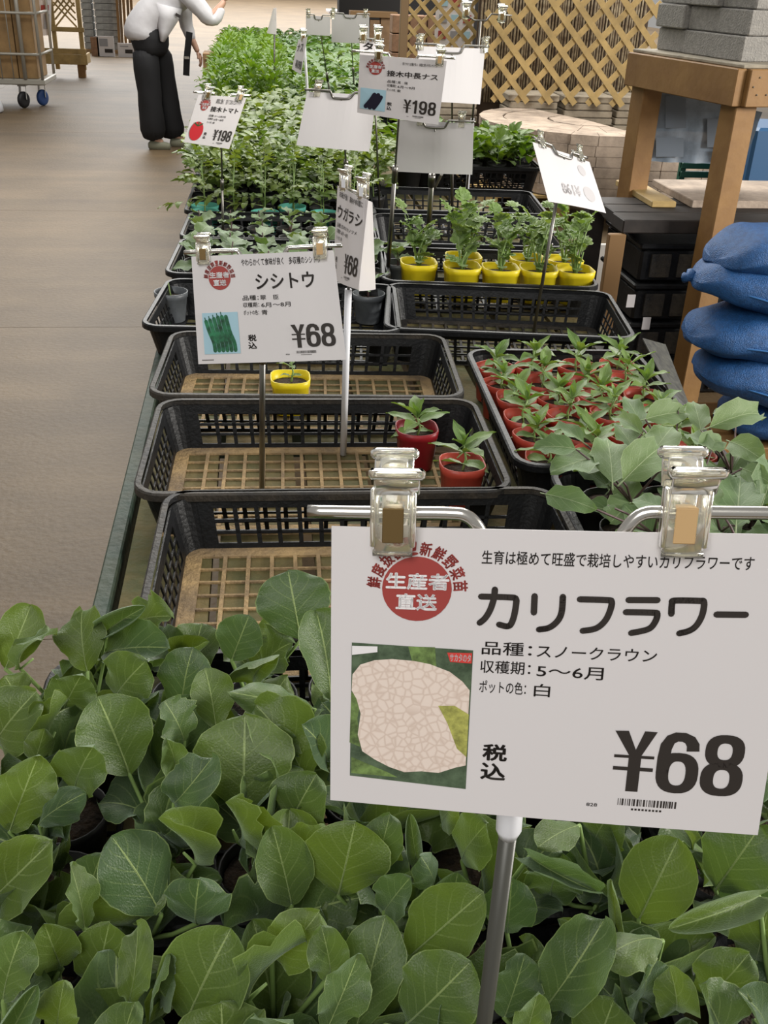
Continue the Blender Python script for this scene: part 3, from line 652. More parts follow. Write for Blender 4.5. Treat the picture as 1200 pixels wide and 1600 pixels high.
def ring(outer, inner):
    n = len(outer); return (outer+inner, [(i, (i+1) % n, n+(i+1) % n, n+i) for i in range(n)])
def sup(cx, cy, rx, ry, e=2.5, n=28, a0=0):
    o = []
    for k in range(n):
        a = 2*math.pi*k/n; c_, s_ = math.cos(a), math.sin(a); o.append((cx+rx*math.copysign(abs(c_)**(2/e), c_), cy+ry*math.copysign(abs(s_)**(2/e), s_)))
    return o
def six(x0, x1, v0, v1):
    w_ = x1-x0; h_ = v1-v0; X = lambda a: x0+a*w_; V = lambda a: v0+a*h_
    it = [ring(sup(X(.5), V(.665), .5*w_, .335*h_), sup(X(.5), V(.67), .20*w_, .20*h_))]
    # upper hook: outer contour arc joined to the bowl on the left
    out = [(X(0), V(.68)), (X(0), V(.42)), (X(.04), V(.2)), (X(.17), V(.06)), (X(.36), V(0)), (X(.60), V(0)), (X(.82), V(.06)), (X(.94), V(.17)), (X(.96), V(.29))]
    inn = [(X(.30), V(.68)), (X(.30), V(.42)), (X(.31), V(.28)), (X(.36), V(.18)), (X(.44), V(.145)), (X(.54), V(.145)), (X(.61), V(.17)), (X(.655), V(.22)), (X(.66), V(.30))]
    n = len(out); it.append((out+inn, [(i, i+1, n+i+1, n+i) for i in range(n-1)])); return it
def eight(x0, x1, v0, v1):
    w_ = x1-x0; h_ = v1-v0; X = lambda a: x0+a*w_; V = lambda a: v0+a*h_
    return [ring(sup(X(.5), V(.265), .46*w_, .265*h_), sup(X(.5), V(.27), .175*w_, .135*h_)), ring(sup(X(.5), V(.72), .5*w_, .28*h_), sup(X(.5), V(.72), .19*w_, .155*h_))]
def nine(x0, x1, v0, v1): return [([(x0+x1-u, v0+v1-v) for u, v in vs], fs) for vs, fs in six(x0, x1, v0, v1)]
def one(x0, x1, v0, v1):
    w_ = x1-x0; h_ = v1-v0; X = lambda a: x0+a*w_; V = lambda a: v0+a*h_
    return [poly_uv([(X(.45), V(0)), (X(.75), V(0)), (X(.75), V(1)), (X(.42), V(1)), (X(.42), V(.27)), (X(.1), V(.30)), (X(.1), V(.16)), (X(.34), V(.1))])]
def price68(): return [poly_uv(p) for p in YEN]+six(.752, .847, .653, .868)+eight(.852, .947, .653, .868)
def price198():
    sh = lambda items, d, k=1: [([((u-.65)*k+.65+d, v) for u, v in vs], fs) for vs, fs in items]
    return sh([poly_uv(p) for p in YEN], -.10)+one(.652, .738, .653, .868)+nine(.742, .838, .653, .868)+eight(.85, .947, .653, .868)
def common(card, title, title_box, tagline, tb, lines, price):
    if card.k == 1: logo(card)
    card.ink('tagline', [text_uv(tagline, tb, .008)], M_ink); card.ink('detail_lettering', [text_uv(s, bx, .006) for s, bx in lines], M_ink)
    it = [text_uv('税', (.356, .735, .413, .797), .03), text_uv('込', (.354, .805, .412, .868), .03)]
    if title: card.ink('title', [text_uv(title, title_box, .02)], M_ink)
    card.ink('tax_mark', it, M_ink); card.ink('price', price, M_ink, 1.3)
    card.ink('barcode', barcode(.674, .806, .900, .925)+[poly_uv([(.706+k*.008, .934), (.706+k*.008, .941), (.711+k*.008, .941), (.711+k*.008, .934)]) for k in range(9)]+[text_uv('828', (.603, .925, .628, .937), .01)], M_ink)
def clip(root, p, ux, uz, un, sc=1.0, name='clip', tone=None):
    """clear card clip standing on the hanger bar; p = bar point, ux/uz/un = card axes"""
    M = Matrix(((ux.x, un.x, uz.x, p.x), (ux.y, un.y, uz.y, p.y), (ux.z, un.z, uz.z, p.z), (0, 0, 0, 1))) @ Matrix.Scale(sc, 4)
    # local: X width, Y towards the viewer, Z up (metres)
    b = B(); b.bbox((-.0085, .0035, -.0165), (.0085, .0060, .013), .0012, M); b.tube([M @ Vector((-.0085, .005, -.016)), M @ Vector((.0085, .005, -.016))], .0015*sc, 6)
    for s in (-1, 1): b.bbox((s*.0085-.0012, .002, -.013), (s*.0085+.0012, .0075, .013), .0006, M)
    fr = b.build(name, M_clip, root, True)
    b = B(); T1 = M @ Matrix.Translation((.0015, .006, .012)) @ Matrix.Rotation(-.5, 4, 'X')
    b.bbox((-.0095, -.001, -.002), (.0095, .0012, .011), .0008, T1); b.bbox((-.0118, -.002, .007), (.0118, .0022, .0125), .0015, T1)
    b.build('front_tab', M_clip, fr, True)
    b = B(); b.bbox((-.0085, -.007, -.0165), (.0085, -.0045, .013), .001, M); T2 = M @ Matrix.Translation((-.001, -.005, .012)) @ Matrix.Rotation(.35, 4, 'X')
    b.bbox((-.0085, -.001, -.002), (.0085, .0012, .013), .0008, T2); b.bbox((-.0105, -.002, .0105), (.0105, .002, .0155), .0015, T2); b.bbox((-.006, -.0015, .004), (.006, .0018, .011), .0006, T2)
    b.build('back_tab', M_clip, fr, True)
    b = B(); b.bbox((-.0045, .0061, -.011), (.0045, .0069, .0045), .0003, M); b.bbox((-.0045, -.004, .0035), (.0045, .0066, .0045), .0003, M)
    b.build('spring_plate', M_spring if not tone else tone, fr)
def hanger(root, pts, r=.003, m=None): return B().tube(pts, r, 10).build('hanger_bar', m or M_steel, root, True)
def smooth_pts(P, n=5):
    P = [Vector(p) for p in P]; Q = []
    for i in range(len(P)-1):
        a = P[max(0, i-1)]; b = P[i]; c = P[i+1]; d = P[min(len(P)-1, i+2)]
        for k in range(n): t = k/n; Q.append(.5*((2*b)+(c-a)*t+(2*a-5*b+4*c-d)*t*t+(3*b-a-3*c+d)*t**3))
    Q.append(P[-1]); return Q
def sign_stand(root, card, base, clips=(.13, .87), over=.03, collar=None, polem=None, lowm=None, low_r=.0055, rod_r=.0028, split=.45, back=False, clip_sc=1, barm=None, dip=.018, top=.006):
    """dipped hanger bar along the card top, two clips, rod and thicker lower tube"""
    c = card; ux = (c.c[1]-c.c[0]).normalized(); uz = (c.c[0]-c.c[2]).normalized(); un = c.n.copy(); bo = -un*(.0042+.0) if not back else un*.0042
    P = lambda u, h: c.c[0].lerp(c.c[1], u)+uz*h+bo
    bar = hanger(root, smooth_pts([P(-over/.21*1, top), P(.28, top), P(.33, top-.003), P(.37, top-dip), P(.42, top-dip-.003), P(.58, top-dip-.003), P(.63, top-dip), P(.67, top-.003), P(.72, top), P(1+over/.21, top)]), .003, barm or M_steel)
    tp = P(.5, top-dip-.003); bs = Vector(base); md = tp.lerp(bs, split)
    B().tube([tp, md], rod_r, 8).build('rod', polem or M_steeld, root, True)
    B().tube([md-(tp-md).normalized()*-.004, bs], low_r, 10).build('pole', lowm or M_steeld, root, True)
    B().tube([md.lerp(tp, .05), md, md.lerp(bs, .08)], low_r*1.35, 10).build('collar', M_white if lowm is M_white else M_steeld, root, True)
    for k, u in enumerate(clips): clip(root, P(u, top)-bo, ux, uz, un if not back else -un, clip_sc, tone=M_spring if k == 0 or back else mat('rusty_spring', (.55, .36, .17), .7))
    return bar
def sign(label, base): return thing('price_sign', label, 'sign', base)
TAG = '生育は極めて旺盛で栽培しやすいカリフラワーです'
def lines_(a, b, c):
    return [('品種：', (.341, .372, .452, .418)), (a[0], (.463, .376, a[1], .418)), ('収穫期：', (.34, .437, .452, .482)), (b[0], (.466, .444, b[1], .487)), ('ポットの色：', (.34, .508, .445, .552)), (c[0], (.463, .510, c[1], .555))]
# -- big cauliflower card
r1 = sign('big white cauliflower price card reading yen 68 in front of everything', (.122, .365, FZ))
c1 = Card([(518, 822), (1258, 836), (516, 1250), (1184, 1305)], [.4547, .4362, .4978, .4793], r1, bow=.0012, off=.0003)
common(c1, None, None, TAG, (.330, .068, .905, .113), lines_(('スノークラウン', .725), ('5～6月', .613), ('白', .499)), price68())
SW = .0142
c1.ink('title', [stroke_uv(p, SW, sm) for p, sm in (([(.333,.221),(.395,.2205),(.4085,.224),(.410,.245),(.407,.285),(.401,.312),(.392,.318),(.376,.313)], 1), ([(.362,.196),(.361,.225),(.355,.262),(.345,.292),(.333,.310)], 1), ([(.449,.213),(.450,.268)], 0),
    ([(.510,.212),(.510,.262),(.503,.292),(.486,.316),(.464,.324)], 1), ([(.547,.218),(.604,.2175),(.615,.222),(.614,.250),(.605,.286),(.587,.312),(.559,.322)], 1), ([(.651,.215),(.712,.213)], 0),
    ([(.648,.255),(.706,.254),(.715,.258),(.713,.282),(.700,.308),(.664,.323)], 1), ([(.745,.256),(.744,.222),(.749,.213),(.800,.212),(.811,.216),(.811,.255),(.802,.290),(.788,.309),(.767,.319)], 1), ([(.841,.254),(.902,.252)], 0))], M_ink, 1.2)
# the printed photograph of a cauliflower
c1.ink('photo_ground', [poly_uv([(.048, .398), (.322, .406), (.322, .910), (.047, .895)])], mat('print_dark_green', (.035, .06, .03), .6, noise=1, nscale=120, col2=(.10, .15, .085)), .9)
mc = bpy.data.materials.new('print_cauliflower'); mc.use_nodes = True; _N = mc.node_tree.nodes; _L = mc.node_tree.links
_v = _N.new('ShaderNodeTexVoronoi'); _v.inputs['Scale'].default_value = 240; _v.feature = 'DISTANCE_TO_EDGE'; _t = _N.new('ShaderNodeTexCoord'); _L.new(_t.outputs['Object'], _v.inputs['Vector'])
_v2 = _N.new('ShaderNodeTexVoronoi'); _v2.inputs['Scale'].default_value = 80; _L.new(_t.outputs['Object'], _v2.inputs['Vector'])
_a = _N.new('ShaderNodeMath'); _a.operation = 'MULTIPLY_ADD'; _a.inputs[1].default_value = 1.0; _L.new(_v.outputs['Distance'], _a.inputs[0]); _a.inputs[2].default_value = 0
_r = _N.new('ShaderNodeValToRGB'); _r.color_ramp.elements[0].position = 0; _r.color_ramp.elements[0].color = (.66, .53, .45, 1); _r.color_ramp.elements[1].position = .16; _r.color_ramp.elements[1].color = (.80, .68, .60, 1)
_L.new(_a.outputs[0], _r.inputs[0]); _L.new(_r.outputs[0], _N['Principled BSDF'].inputs['Base Color'])
E_ = lambda x, y: ((x-145)/545*.274+.048, (y-68)/640*.502+.397-((x-145)/545)*.025)
c1.ink('photo_leaves', [poly_uv([E_(400, 90), E_(520, 95), E_(530, 190), E_(430, 190)]), poly_uv([E_(145, 300), E_(200, 300), E_(175, 420), E_(190, 560), E_(140, 540)]), poly_uv([E_(150, 610), E_(320, 680), E_(370, 705), E_(150, 690)])], mat('print_leaf', (.16, .25, .07), .6, noise=.6, nscale=150), 1.1)
c1.ink('printed_cauliflower', [poly_uv([E_(*p) for p in ((150,215),(185,170),(250,150),(330,145),(430,155),(500,170),(590,205),(650,250),(684,290),(684,640),(640,650),(560,678),(480,672),(400,678),(330,655),(260,620),(200,580),(178,500),(190,400),(170,330),(147,290))])], mc, 1.5)
c1.ink('print_side_leaf', [poly_uv([E_(545, 360), E_(620, 360), E_(686, 400), E_(686, 600), E_(640, 560), E_(590, 440)])], mat('print_yellow_leaf', (.42, .42, .10), .6, noise=.5, nscale=160), 1.9)
c1.ink('red_print_tag', [poly_uv([E_(575, 118), E_(686, 122), E_(686, 168), E_(590, 160)])], mat('tag_red', (.62, .05, .04), .5), 2.2)
c1.ink('tag_lettering', [text_uv('サカタのタ', (*E_(588, 122), *E_(682, 162)), .02)], M_inkw, 2.6)
c1.ink('white_print_tag', [poly_uv([E_(147, 82), E_(262, 86), E_(262, 112), E_(147, 124)])], M_inkw, 2.6)
for o_ in ((.0, .0),):
    u1 = (c1.c[1]-c1.c[0]).normalized(); z1 = (c1.c[0]-c1.c[2]).normalized(); n1 = c1.n
    def K(px, py, dz=.005):   # point on the plane just behind the card top
        d = ray(px, py); q = c1.c[0]-n1*dz; return CAM+d*((q-CAM).dot(n1)/d.dot(n1))
    hanger(r1, smooth_pts([K(481, 799), K(600, 801), K(700, 802), K(728, 806), K(746, 822), K(760, 850), K(785, 868), K(830, 876), K(900, 878), K(945, 868), K(965, 846), K(985, 818), K(1005, 803), K(1040, 800), K(1150, 801), K(1300, 803)], 4), .0031)
    clip(r1, K(616, 803, 0), u1, z1, n1, 1.06); clip(r1, K(1068, 803, 0), u1, z1, n1, 1.06, tone=mat('rusty_spring', (.55, .36, .17), .7))
    pt = K(860, 878); B().tube([pt, pt+Vector((0, .012, -.006)), Vector((.121, .372, 1.18)), Vector((.121, .370, 1.15))], .003, 8).build('rod', M_steeld, r1, True)
    B().tube([(.121, .371, 1.175), (.121, .362, 1.110), (.121, .362, 1.105)], [.0068, .0068, .005], 14).build('collar', M_white, r1, True)
    B().tube([(.121, .362, 1.112), (.123, .362, FZ)], .0048, 12).build('pole', mat('grey_painted_pole', (.06, .06, .05), .35, metal=.2), r1, True)
# -- shishito card
def pepper_print(card):
    card.ink('print_ground', [poly_uv([(.05, .52), (.298, .52), (.298, .907), (.05, .907)])], mat('print_pale_blue', (.36, .56, .66), .6))
    it = []
    for k in range(6):
        u = .075+k*.028; it.append(stroke_uv([(u, .60-.012*k if k < 4 else .56), (u+.02, .70), (u+.045, .80), (u+.05, .875)], .026))
    card.ink('printed_green_peppers', it, mat('print_pepper_green', (.02, .16, .07), .6, noise=.8, nscale=90), 1.6)
    card.ink('printed_pepper_tips', [stroke_uv([(.072+k*.028, .60-.012*k), (.068+k*.028, .565-.012*k)], .006) for k in range(5)], mat('print_pepper_dark', (.01, .09, .05), .6), 1.9)
b2 = (-.008, 1.60, FZ); r2 = sign('white price card reading yen 68 with green peppers pictured, over the dusty empty crates', b2)
c2 = Card([(299, 401), (521, 391), (310, 569), (541, 562)], [1.4081, 1.3831, 1.4507, 1.4257], r2, bow=.002, off=.0008)
common(c2, 'シシトウ', (.440, .178, .847, .322), 'やわらかくて食味が良く　多収穫のシシトウ', (.351, .040, .902, .106), lines_(('翠　臣', .591), ('6月～8月', .668), ('青', .506)), price68()); pepper_print(c2)
c2.ink('footnote', [poly_uv([(.03+.009*k, .958), (.03+.009*k, .968), (.036+.009*k, .968), (.036+.009*k, .958)]) for k in range(9)], M_ink)
sign_stand(r2, c2, b2, (.09, .91), .012, lowm=M_steeld, low_r=.0048, rod_r=.003, split=.3)
# -- edge-on red pepper cards
b3 = (.155, 1.79, FZ); r3 = sign('pair of edge-on white price cards on a white pole right of the green pepper card', b3)
c3 = Card([(528, 290), (575, 313), (520, 435), (560, 453)], [1.7398, 1.60, 1.79, 1.655], r3, bow=.006, off=.001)
c3.k = 1.34
common(c3, 'ウガラシ', (.33, .178, .93, .322), '辛味が強く　薬味や料理に', (.351, .040, .902, .106), lines_(('日本タカノツメ', .85), ('6月～8月', .668), ('赤', .506)), price68())
c3b = Card([(570, 312), (582, 316), (561, 455), (587, 452)], [1.612, 1.80, 1.66, 1.84], r3, bow=.003, off=.001, name='second_card')
for (px, py, d) in ((540, 283, 1.70), (568, 296, 1.625)):
    clip(r3, atd(px, py, d), Vector((.7, -.7, 0)), Vector((0, 0, 1)), Vector((-.7, -.7, 0)), .95, tone=M_white)
B().tube([atd(535, 292, 1.735), atd(574, 308, 1.62)], .003, 8).build('hanger_bar', M_steel, r3, True)
B().tube([atd(552, 300, 1.70), Vector((.158, 1.775, .98))], .003, 8).build('rod', M_steeld, r3, True)
B().tube([Vector((.158, 1.775, .985)), Vector(b3)], .0068, 10).build('pole', M_white, r3, True)
# -- tomato card
b4 = (-.12, 3.30, FZ); r4 = sign('tilted white price card reading yen 198 with a red tomato pictured', b4)
c4 = Card([(310, 148), (385, 153), (287, 222), (358, 233)], [2.90, 2.99, 2.96, 3.05], r4, off=.0015)
common(c4, '接木トマト', (.334, .208, .923, .315), '病気に強く　甘くておいしいトマト', (.40, .05, .93, .15), lines_(('ホーム桃太郎', .70), ('6月～8月', .668), ('緑', .506)), price198())
c4.ink('printed_tomato', [circle_uv(.179, .735, .135, ry=.14)], mat('print_tomato_red', (.55, .02, .03), .5), 1.5)
c4.ink('printed_calyx', [stroke_uv([(.10, .57), (.18, .62), (.26, .57)], .02), stroke_uv([(.18, .62), (.18, .55)], .02)], mat('print_dark_leaf', (.05, .12, .04), .6), 2.0)
sign_stand(r4, c4, b4, (.17, .85), .02, split=.5, low_r=.004)
# -- eggplant card
b5 = (.37, 2.98, FZ); r5 = sign('white price card reading yen 198 with dark eggplants pictured', b5)
c5 = Card([(562, 85), (698, 95), (558, 176), (685, 195)], [2.4309, 2.4236, 2.5248, 2.5175], r5, bow=.002, off=.0013)
common(c5, '接木中長ナス', (.328, .215, .925, .312), '育てやすく収穫が多い　料理に使いやすいナスです', (.50, .066, .905, .115), lines_(('黒　陽', .58), ('6月～9月', .668), ('紫', .506)), price198())
c5.ink('print_ground', [poly_uv([(.03, .55), (.335, .55), (.335, .91), (.03, .91)])], MATS['print_pale_blue'], .9)
c5.ink('printed_eggplants', [stroke_uv([(.10, .86), (.16, .74), (.20, .64)], .05), stroke_uv([(.15, .87), (.21, .75), (.245, .64)], .05), stroke_uv([(.20, .87), (.25, .76), (.28, .67)], .045)], mat('print_aubergine', (.012, .012, .03), .35), 1.6)
sign_stand(r5, c5, (.372, 2.9, FZ), (.22, .92), .02, split=.42, low_r=.006, clip_sc=1.05)
M_back = mat('plain_card_back', (.66, .64, .65), .5)
def blank(label, px, dep, base, **kw):
    b_ = sign(label, base); c_ = Card(px, dep, b_, bow=.003, m=M_back); sign_stand(b_, c_, base, back=True, **kw); return b_, c_
blank('blank back of a card on a grey pole left of the eggplant card', [(480, 143), (588, 149), (463, 227), (577, 237)], [2.62, 2.66, 2.70, 2.75], (.33, 3.62, FZ), split=.4, clips=(.14, 1.2), dip=.015, over=.01, barm=M_steeld)
blank('blank back of a card below the eggplant card, in front of the empty crates', [(621, 187), (740, 193), (620, 268), (738, 273)], [2.753, 2.733, 2.844, 2.824], (.54, 3.20, FZ), split=.32, lowm=M_steeld, low_r=.008, clips=(.3, .84), barm=M_steeld, over=.005)
blank('blank back of a card right of the eggplant card, against the lattice', [(653, 72), (758, 76), (650, 157), (750, 163)], [2.84, 2.9085, 2.9034, 2.972], (.70, 3.62, FZ), split=.5, clips=(.03, 1.0), barm=M_steeld, over=.01)
r9, c9 = blank('crooked card back with show-through print, over the yellow pots', [(832, 222), (921, 253), (857, 315), (947, 333)], [2.336, 2.44, 2.307, 2.42], (.71, 2.46, FZ), split=.12, clips=(.15, .83), over=-.01, low_r=.0045, barm=M_steeld)
for it_ in (text_uv('861¥', (.30, .60, .62, .80), .02), circle_uv(.78, .70, .10), circle_uv(.78, .25, .07)): c9.ink('show_through_print', [it_], mat('faint_grey_print', (.53, .51, .52), .6), 1.2)
B().tube([atd(690, 272, 3.5), Vector((.735, 4.35, FZ))], .006, 8).build('pole', M_steeld, tag(thing('sign_pole', 'thin grey pole behind the blank card, far empty crates', 'pole', (.735, 4.35, FZ)), None, None))
B().tube([(.835, 4.06, 1.0), (.835, 4.06, FZ)], .0075, 10).build('pole', M_white, thing('sign_pole', 'short white pole below the blank card at the far empty crates', 'pole', (.835, 4.06, FZ)))
blank('small greyish card back, leftmost of the distant pair above the far plants', [(478, 24), (516, 26), (478, 54), (516, 56)], [5.0, 5.05, 5.05, 5.1], (.45, 6.0, FZ), clips=(.1, 1.1), over=0, barm=M_steeld)
blank('distant white card back right of the small greyish card, above the far plants', [(518, 22), (577, 24), (518, 66), (577, 68)], [5.3, 5.3, 5.38, 5.38], (.60, 6.4, FZ), clips=(.05, .9), over=.005, barm=M_steeld)
rA = sign('narrow edge-on white card on a thin pole above the bright bushes', (.13, 7.0, FZ)); cA = Card([(427, 13), (432, 12), (417, 52), (432, 54)], [5.4, 5.5, 5.45, 5.55], rA, m=M_card)
B().tube([atd(429, 14, 5.47), (.10, 6.25, FZ)], .005, 6).build('pole', M_steeld, rA, True)
rB = sign('edge-on card with vertical writing left of the blank card, above the dark bushes', (.24, 4.9, FZ)); cB = Card([(466, 62), (480, 58), (456, 108), (470, 116)], [3.7, 3.5, 3.75, 3.55], rB, off=.002, m=M_card)
cB.ink('lettering', [text_uv('ナス', (.15, .15, .8, .4), .03), text_uv('¥198', (.3, .65, .95, .9), .04)], M_ink)
B().tube([atd(475, 60, 3.6), (.235, 4.35, FZ)], .005, 6).build('pole', M_white, rB, True)
clip(rB, atd(474, 57, 3.6), Vector((1, 0, 0)), Vector((0, 0, 1)), Vector((0, -1, 0)), 1)
rC = sign('card with clear clips peeking out above the eggplant card', (.50, 5.0, FZ)); cC = Card([(562, 64), (597, 66), (562, 92), (597, 94)], [3.3, 3.33, 3.33, 3.36], rC, off=.002, m=M_card)
cC.ink('lettering', [text_uv('タ', (.15, .05, .6, .5), .03)], M_ink)
for px in (567, 590): clip(rC, atd(px, 56, 3.3), Vector((1, 0, 0)), Vector((0, 0, 1)), Vector((0, -1, 0)), 1.25)
B().tube([atd(560, 60, 3.32), atd(600, 62, 3.34)], .003, 8).build('hanger_bar', M_steeld, rC, True); B().tube([atd(582, 62, 3.33), (.45, 3.75, FZ)], .004, 6).build('pole', M_steeld, rC, True)
rD = sign('empty sign hanger with clear clips before the right lattice', (.86, 4.3, FZ))
B().tube([atd(728, 24, 3.3), atd(742, 32, 3.3), atd(760, 32, 3.3), atd(768, 22, 3.3), atd(800, 24, 3.3)], .003, 6).build('hanger_bar', M_steeld, rD, True); B().tube([atd(751, 32, 3.3), (.84, 4.1, FZ)], .004, 6).build('pole', M_steeld, rD, True)
for px, py in ((728, 18), (784, 24)): clip(rD, atd(px, py, 3.3), Vector((1, 0, 0)), Vector((0, 0, 1)), Vector((0, -1, 0)), 1.3)
# ------------------------------------------------------------------ timber stand with concrete blocks
M_wood = mat('pine_timber', (.27, .145, .045), .65, noise=.35, nscale=5, col2=(.20, .10, .03), bump=.15, bscale=30)
M_lat = mat('treated_lattice_wood', (.42, .29, .11), .65, noise=.3, nscale=6)
M_blk = mat('grey_concrete_block', (.30, .285, .26), .9, noise=.5, nscale=60, col2=(.22, .21, .195), bump=.6, bscale=140)
M_pav = mat('pinkish_paver', (.42, .335, .265), .85, noise=.35, nscale=7, bump=.3, bscale=60)
M_pav2 = mat('buff_paver', (.34, .29, .22), .85, noise=.35, nscale=5, bump=.3, bscale=60)
FZ2 = 0
near = atz(1155, 140, 1.18); SX, SY = near.x, near.y                     # near corner of the stand
far = atz(985, 105, 1.19); ang = math.atan2(far.x-SX, far.y-SY)
st = thing('timber_stand', 'timber stand of posts and a deep beam carrying grey concrete blocks', 'stand', (SX, SY, 0), -ang)
LEN = (Vector((far.x, far.y))-Vector((SX, SY))).length; LEN = min(LEN, 1.0)
def W(px, py, pz): return (px, py, pz)
for (x0, y0) in ((.012, .012), (.012, LEN-.10), (1.15, .012), (1.15, LEN-.10)):
    B().bbox((x0, y0, 0), (x0+.088, y0+.088, 1.125), .003).build('post', M_wood, st, world=False)
B().bbox((0-.02, 0, 1.125), (.02, LEN, 1.245), .003).build('side_beam', M_wood, st, world=False)
B().bbox((.021, -.02, 1.125), (1.27, .02, 1.245), .003).build('front_beam', M_wood, st, world=False)
B().bbox((.021, LEN-.04, 1.125), (1.27, LEN, 1.245), .003).build('back_beam', M_wood, st, world=False)
B().bbox((1.23, .021, 1.125), (1.27, LEN-.041, 1.245), .003).build('side_beam', M_wood, st, world=False)
B().bbox((.0, .0, 1.2455), (1.25, LEN, 1.258), .003).build('top_board', mat('dusty_top_board', (.33, .29, .22), .8, noise=.4, nscale=10), st, world=False)
for (x, z) in ((.06, 1.165), (.06, 1.22), (.04, 1.19), (.10, 1.165), (.11, 1.225)): B().lathe([(.003, 0), (.0028, .002), (.001, .003)], 8, Matrix.Translation((x, -.021, z)) @ Matrix.Rotation(R(90), 4, 'X')).build('nail', M_steeld, st, world=False)
stM = wm(st)
for k in range(5):
    for j in range(3):
        t = thing('concrete_block', 'grey concrete block on the timber stand, %s layer up, %s from the front beam' % (ORD[k], ORD[j]), 'block', stM @ Vector((.06+.012*((k*7+j) % 3), .10+j*(LEN-.13)/3, 1.2585+k*.082)), -ang+.01*((k+j) % 3-1), 'grey concrete blocks on the timber stand')
        B().bbox((0, 0, 0), (.60, (LEN-.13)/3-.006, .080), .004).build('slab', M_blk, t, world=False)
        B().bbox((.606, 0, 0), (1.15, (LEN-.13)/3-.006, .080), .004).build('slab', M_blk, t, world=False)
# bluish plastic sheet hanging inside the stand
a = [aty(*q) for q in ((1022, 138, SY+LEN*.95), (1190, 175, SY+LEN*.95), (1014, 252, SY+LEN*.95), (1160, 258, SY+LEN*.95))]
sh = thing('plastic_sheet', 'bluish translucent plastic sheet hanging between the stand posts', 'sheet', (a[2].x, a[2].y, a[2].z))
b = B(); N = 14
for j in range(6):
    for i in range(N+1):
        p = a[0].lerp(a[1], i/N).lerp(a[2].lerp(a[3], i/N), j/5); b.v.append(p+Vector((0, .008*math.sin(i*1.7)+.004*math.sin(j*2), 0)))
for j in range(5):
    for i in range(N): q = j*(N+1)+i; b.f.append((q, q+1, q+N+2, q+N+1))
b.mi = [0]*len(b.f); b.build('sheet', mat('blue_film', (.16, .21, .27), .35, alpha=.96, noise=.3, nscale=12), sh, True)
for (x0, y0, x1, y1) in ((1040, 150, 1072, 200), (1105, 185, 1140, 230), (1025, 215, 1068, 245), (1120, 235, 1142, 252)):
    q = [aty(x, y, SY+LEN*.95-.02) for x, y in ((x0, y0), (x1, y0), (x1, y1), (x0, y1))]
    B().slab(*q, (0, .001, 0)).build('faint_panel', mat('darker_film', (.14, .17, .21), .5), sh)
# green crates and slabs seen under the sheet
g0 = aty(1066, 258, 5.6); gg = thing('green_crate', 'dark green slatted crate seen below the bluish sheet', 'crate', (g0.x, 5.6, 0))
for k in range(6):
    z = g0.z-.02-k*.048; B().bbox((g0.x, 5.6, z), (g0.x+.55, 5.63, z+.034), .004).build('slat', mat('bottle_green_plastic', (.01, .09, .06), .4), gg)
for x in (0, .52): B().box((g0.x+x, 5.61, g0.z-.31), (g0.x+x+.03, 5.65, g0.z+.02)).build('post', MATS['bottle_green_plastic'], gg)
B().box((g0.x, 5.64, 0), (g0.x+.55, 5.66, g0.z-.25)).build('lower_panel', MATS['bottle_green_plastic'], gg)
# low dark shelf with pavers on it
def wbox(name, label, cat, lo, hi, m, part=None, b_=.004, group=None):
    t = thing(name, label, cat, ((lo[0]+hi[0])/2, (lo[1]+hi[1])/2, lo[2]), 0, group); B().bbox(lo, hi, b_).build(part or 'body', m, t); return t
s0 = aty(938, 318, SY+.42)
shf = thing('dark_shelf', 'low dark plank shelf on black crates inside the timber stand', 'shelf', (s0.x+.5, SY+.4, 0))
SD = (LEN-.26)/3
for k in range(3):
    B().bbox((s0.x+.01*k, SY+.13+k*SD, s0.z-.05), (s0.x+1.3, SY+.13+k*SD+SD-.008, s0.z), .004).build('plank', mat('dark_weathered_plank', (.022, .016, .013), .7, noise=.5, nscale=12), shf)
for x in (.02, 1.15): B().bbox((s0.x+x, SY+.60, 0), (s0.x+x+.07, SY+.67, s0.z-.052), .003).build('leg', MATS['dark_weathered_plank'], shf)
# slabs on the shelf
for i, (p0, p1, dz) in enumerate((((1045, 300), (1165, 318), .03), ((985, 303), (1040, 312), .025))):
    q = aty(p0[0], p0[1], SY+.6); t = thing('paving_slab', ['pale thin paving slab lying on the dark shelf under the green crate', 'narrow pale wooden batten lying at the left end of the dark shelf'][i], 'slab', (q.x, q.y, s0.z), 0)
    B().bbox((q.x, SY+.35, s0.z+.001), (q.x+[.55, .10][i], SY+.80, s0.z+dz), .003).build('slab', [M_pav, M_lat][i], t)
# black stacked crates below the shelf
for k in range(4):
    t = thing('black_storage_crate', 'black storage crate under the dark shelf, %s from the floor' % ORD[k], 'crate', (s0.x+.33, SY+.45, k*.155), 0, 'black storage crates under the shelf')
    x0 = s0.x+.10; y0 = SY+.16; z = k*.155+.004
    B().bbox((x0, y0, z), (x0+.60, y0+.42, z+.125), .01).build('body', M_black, t); B().bbox((x0-.01, y0-.01, z+.126), (x0+.61, y0+.43, z+.148), .006).build('rim', M_black, t)
    for i in range(5): B().bbox((x0+.04+i*.11, y0-.012, z+.02), (x0+.12+i*.11, y0-.001, z+.11), .002).build('rib_panel', M_blackdusty, t)
    if k in (1, 2):
        q = aty([0, 1012, 988][k], [0, 506, 471][k], y0-.02); B().box((q.x-.02, y0-.016, q.z-.025), (q.x+.012, y0-.0125, q.z+.025)).build('label_sticker', M_card, t)
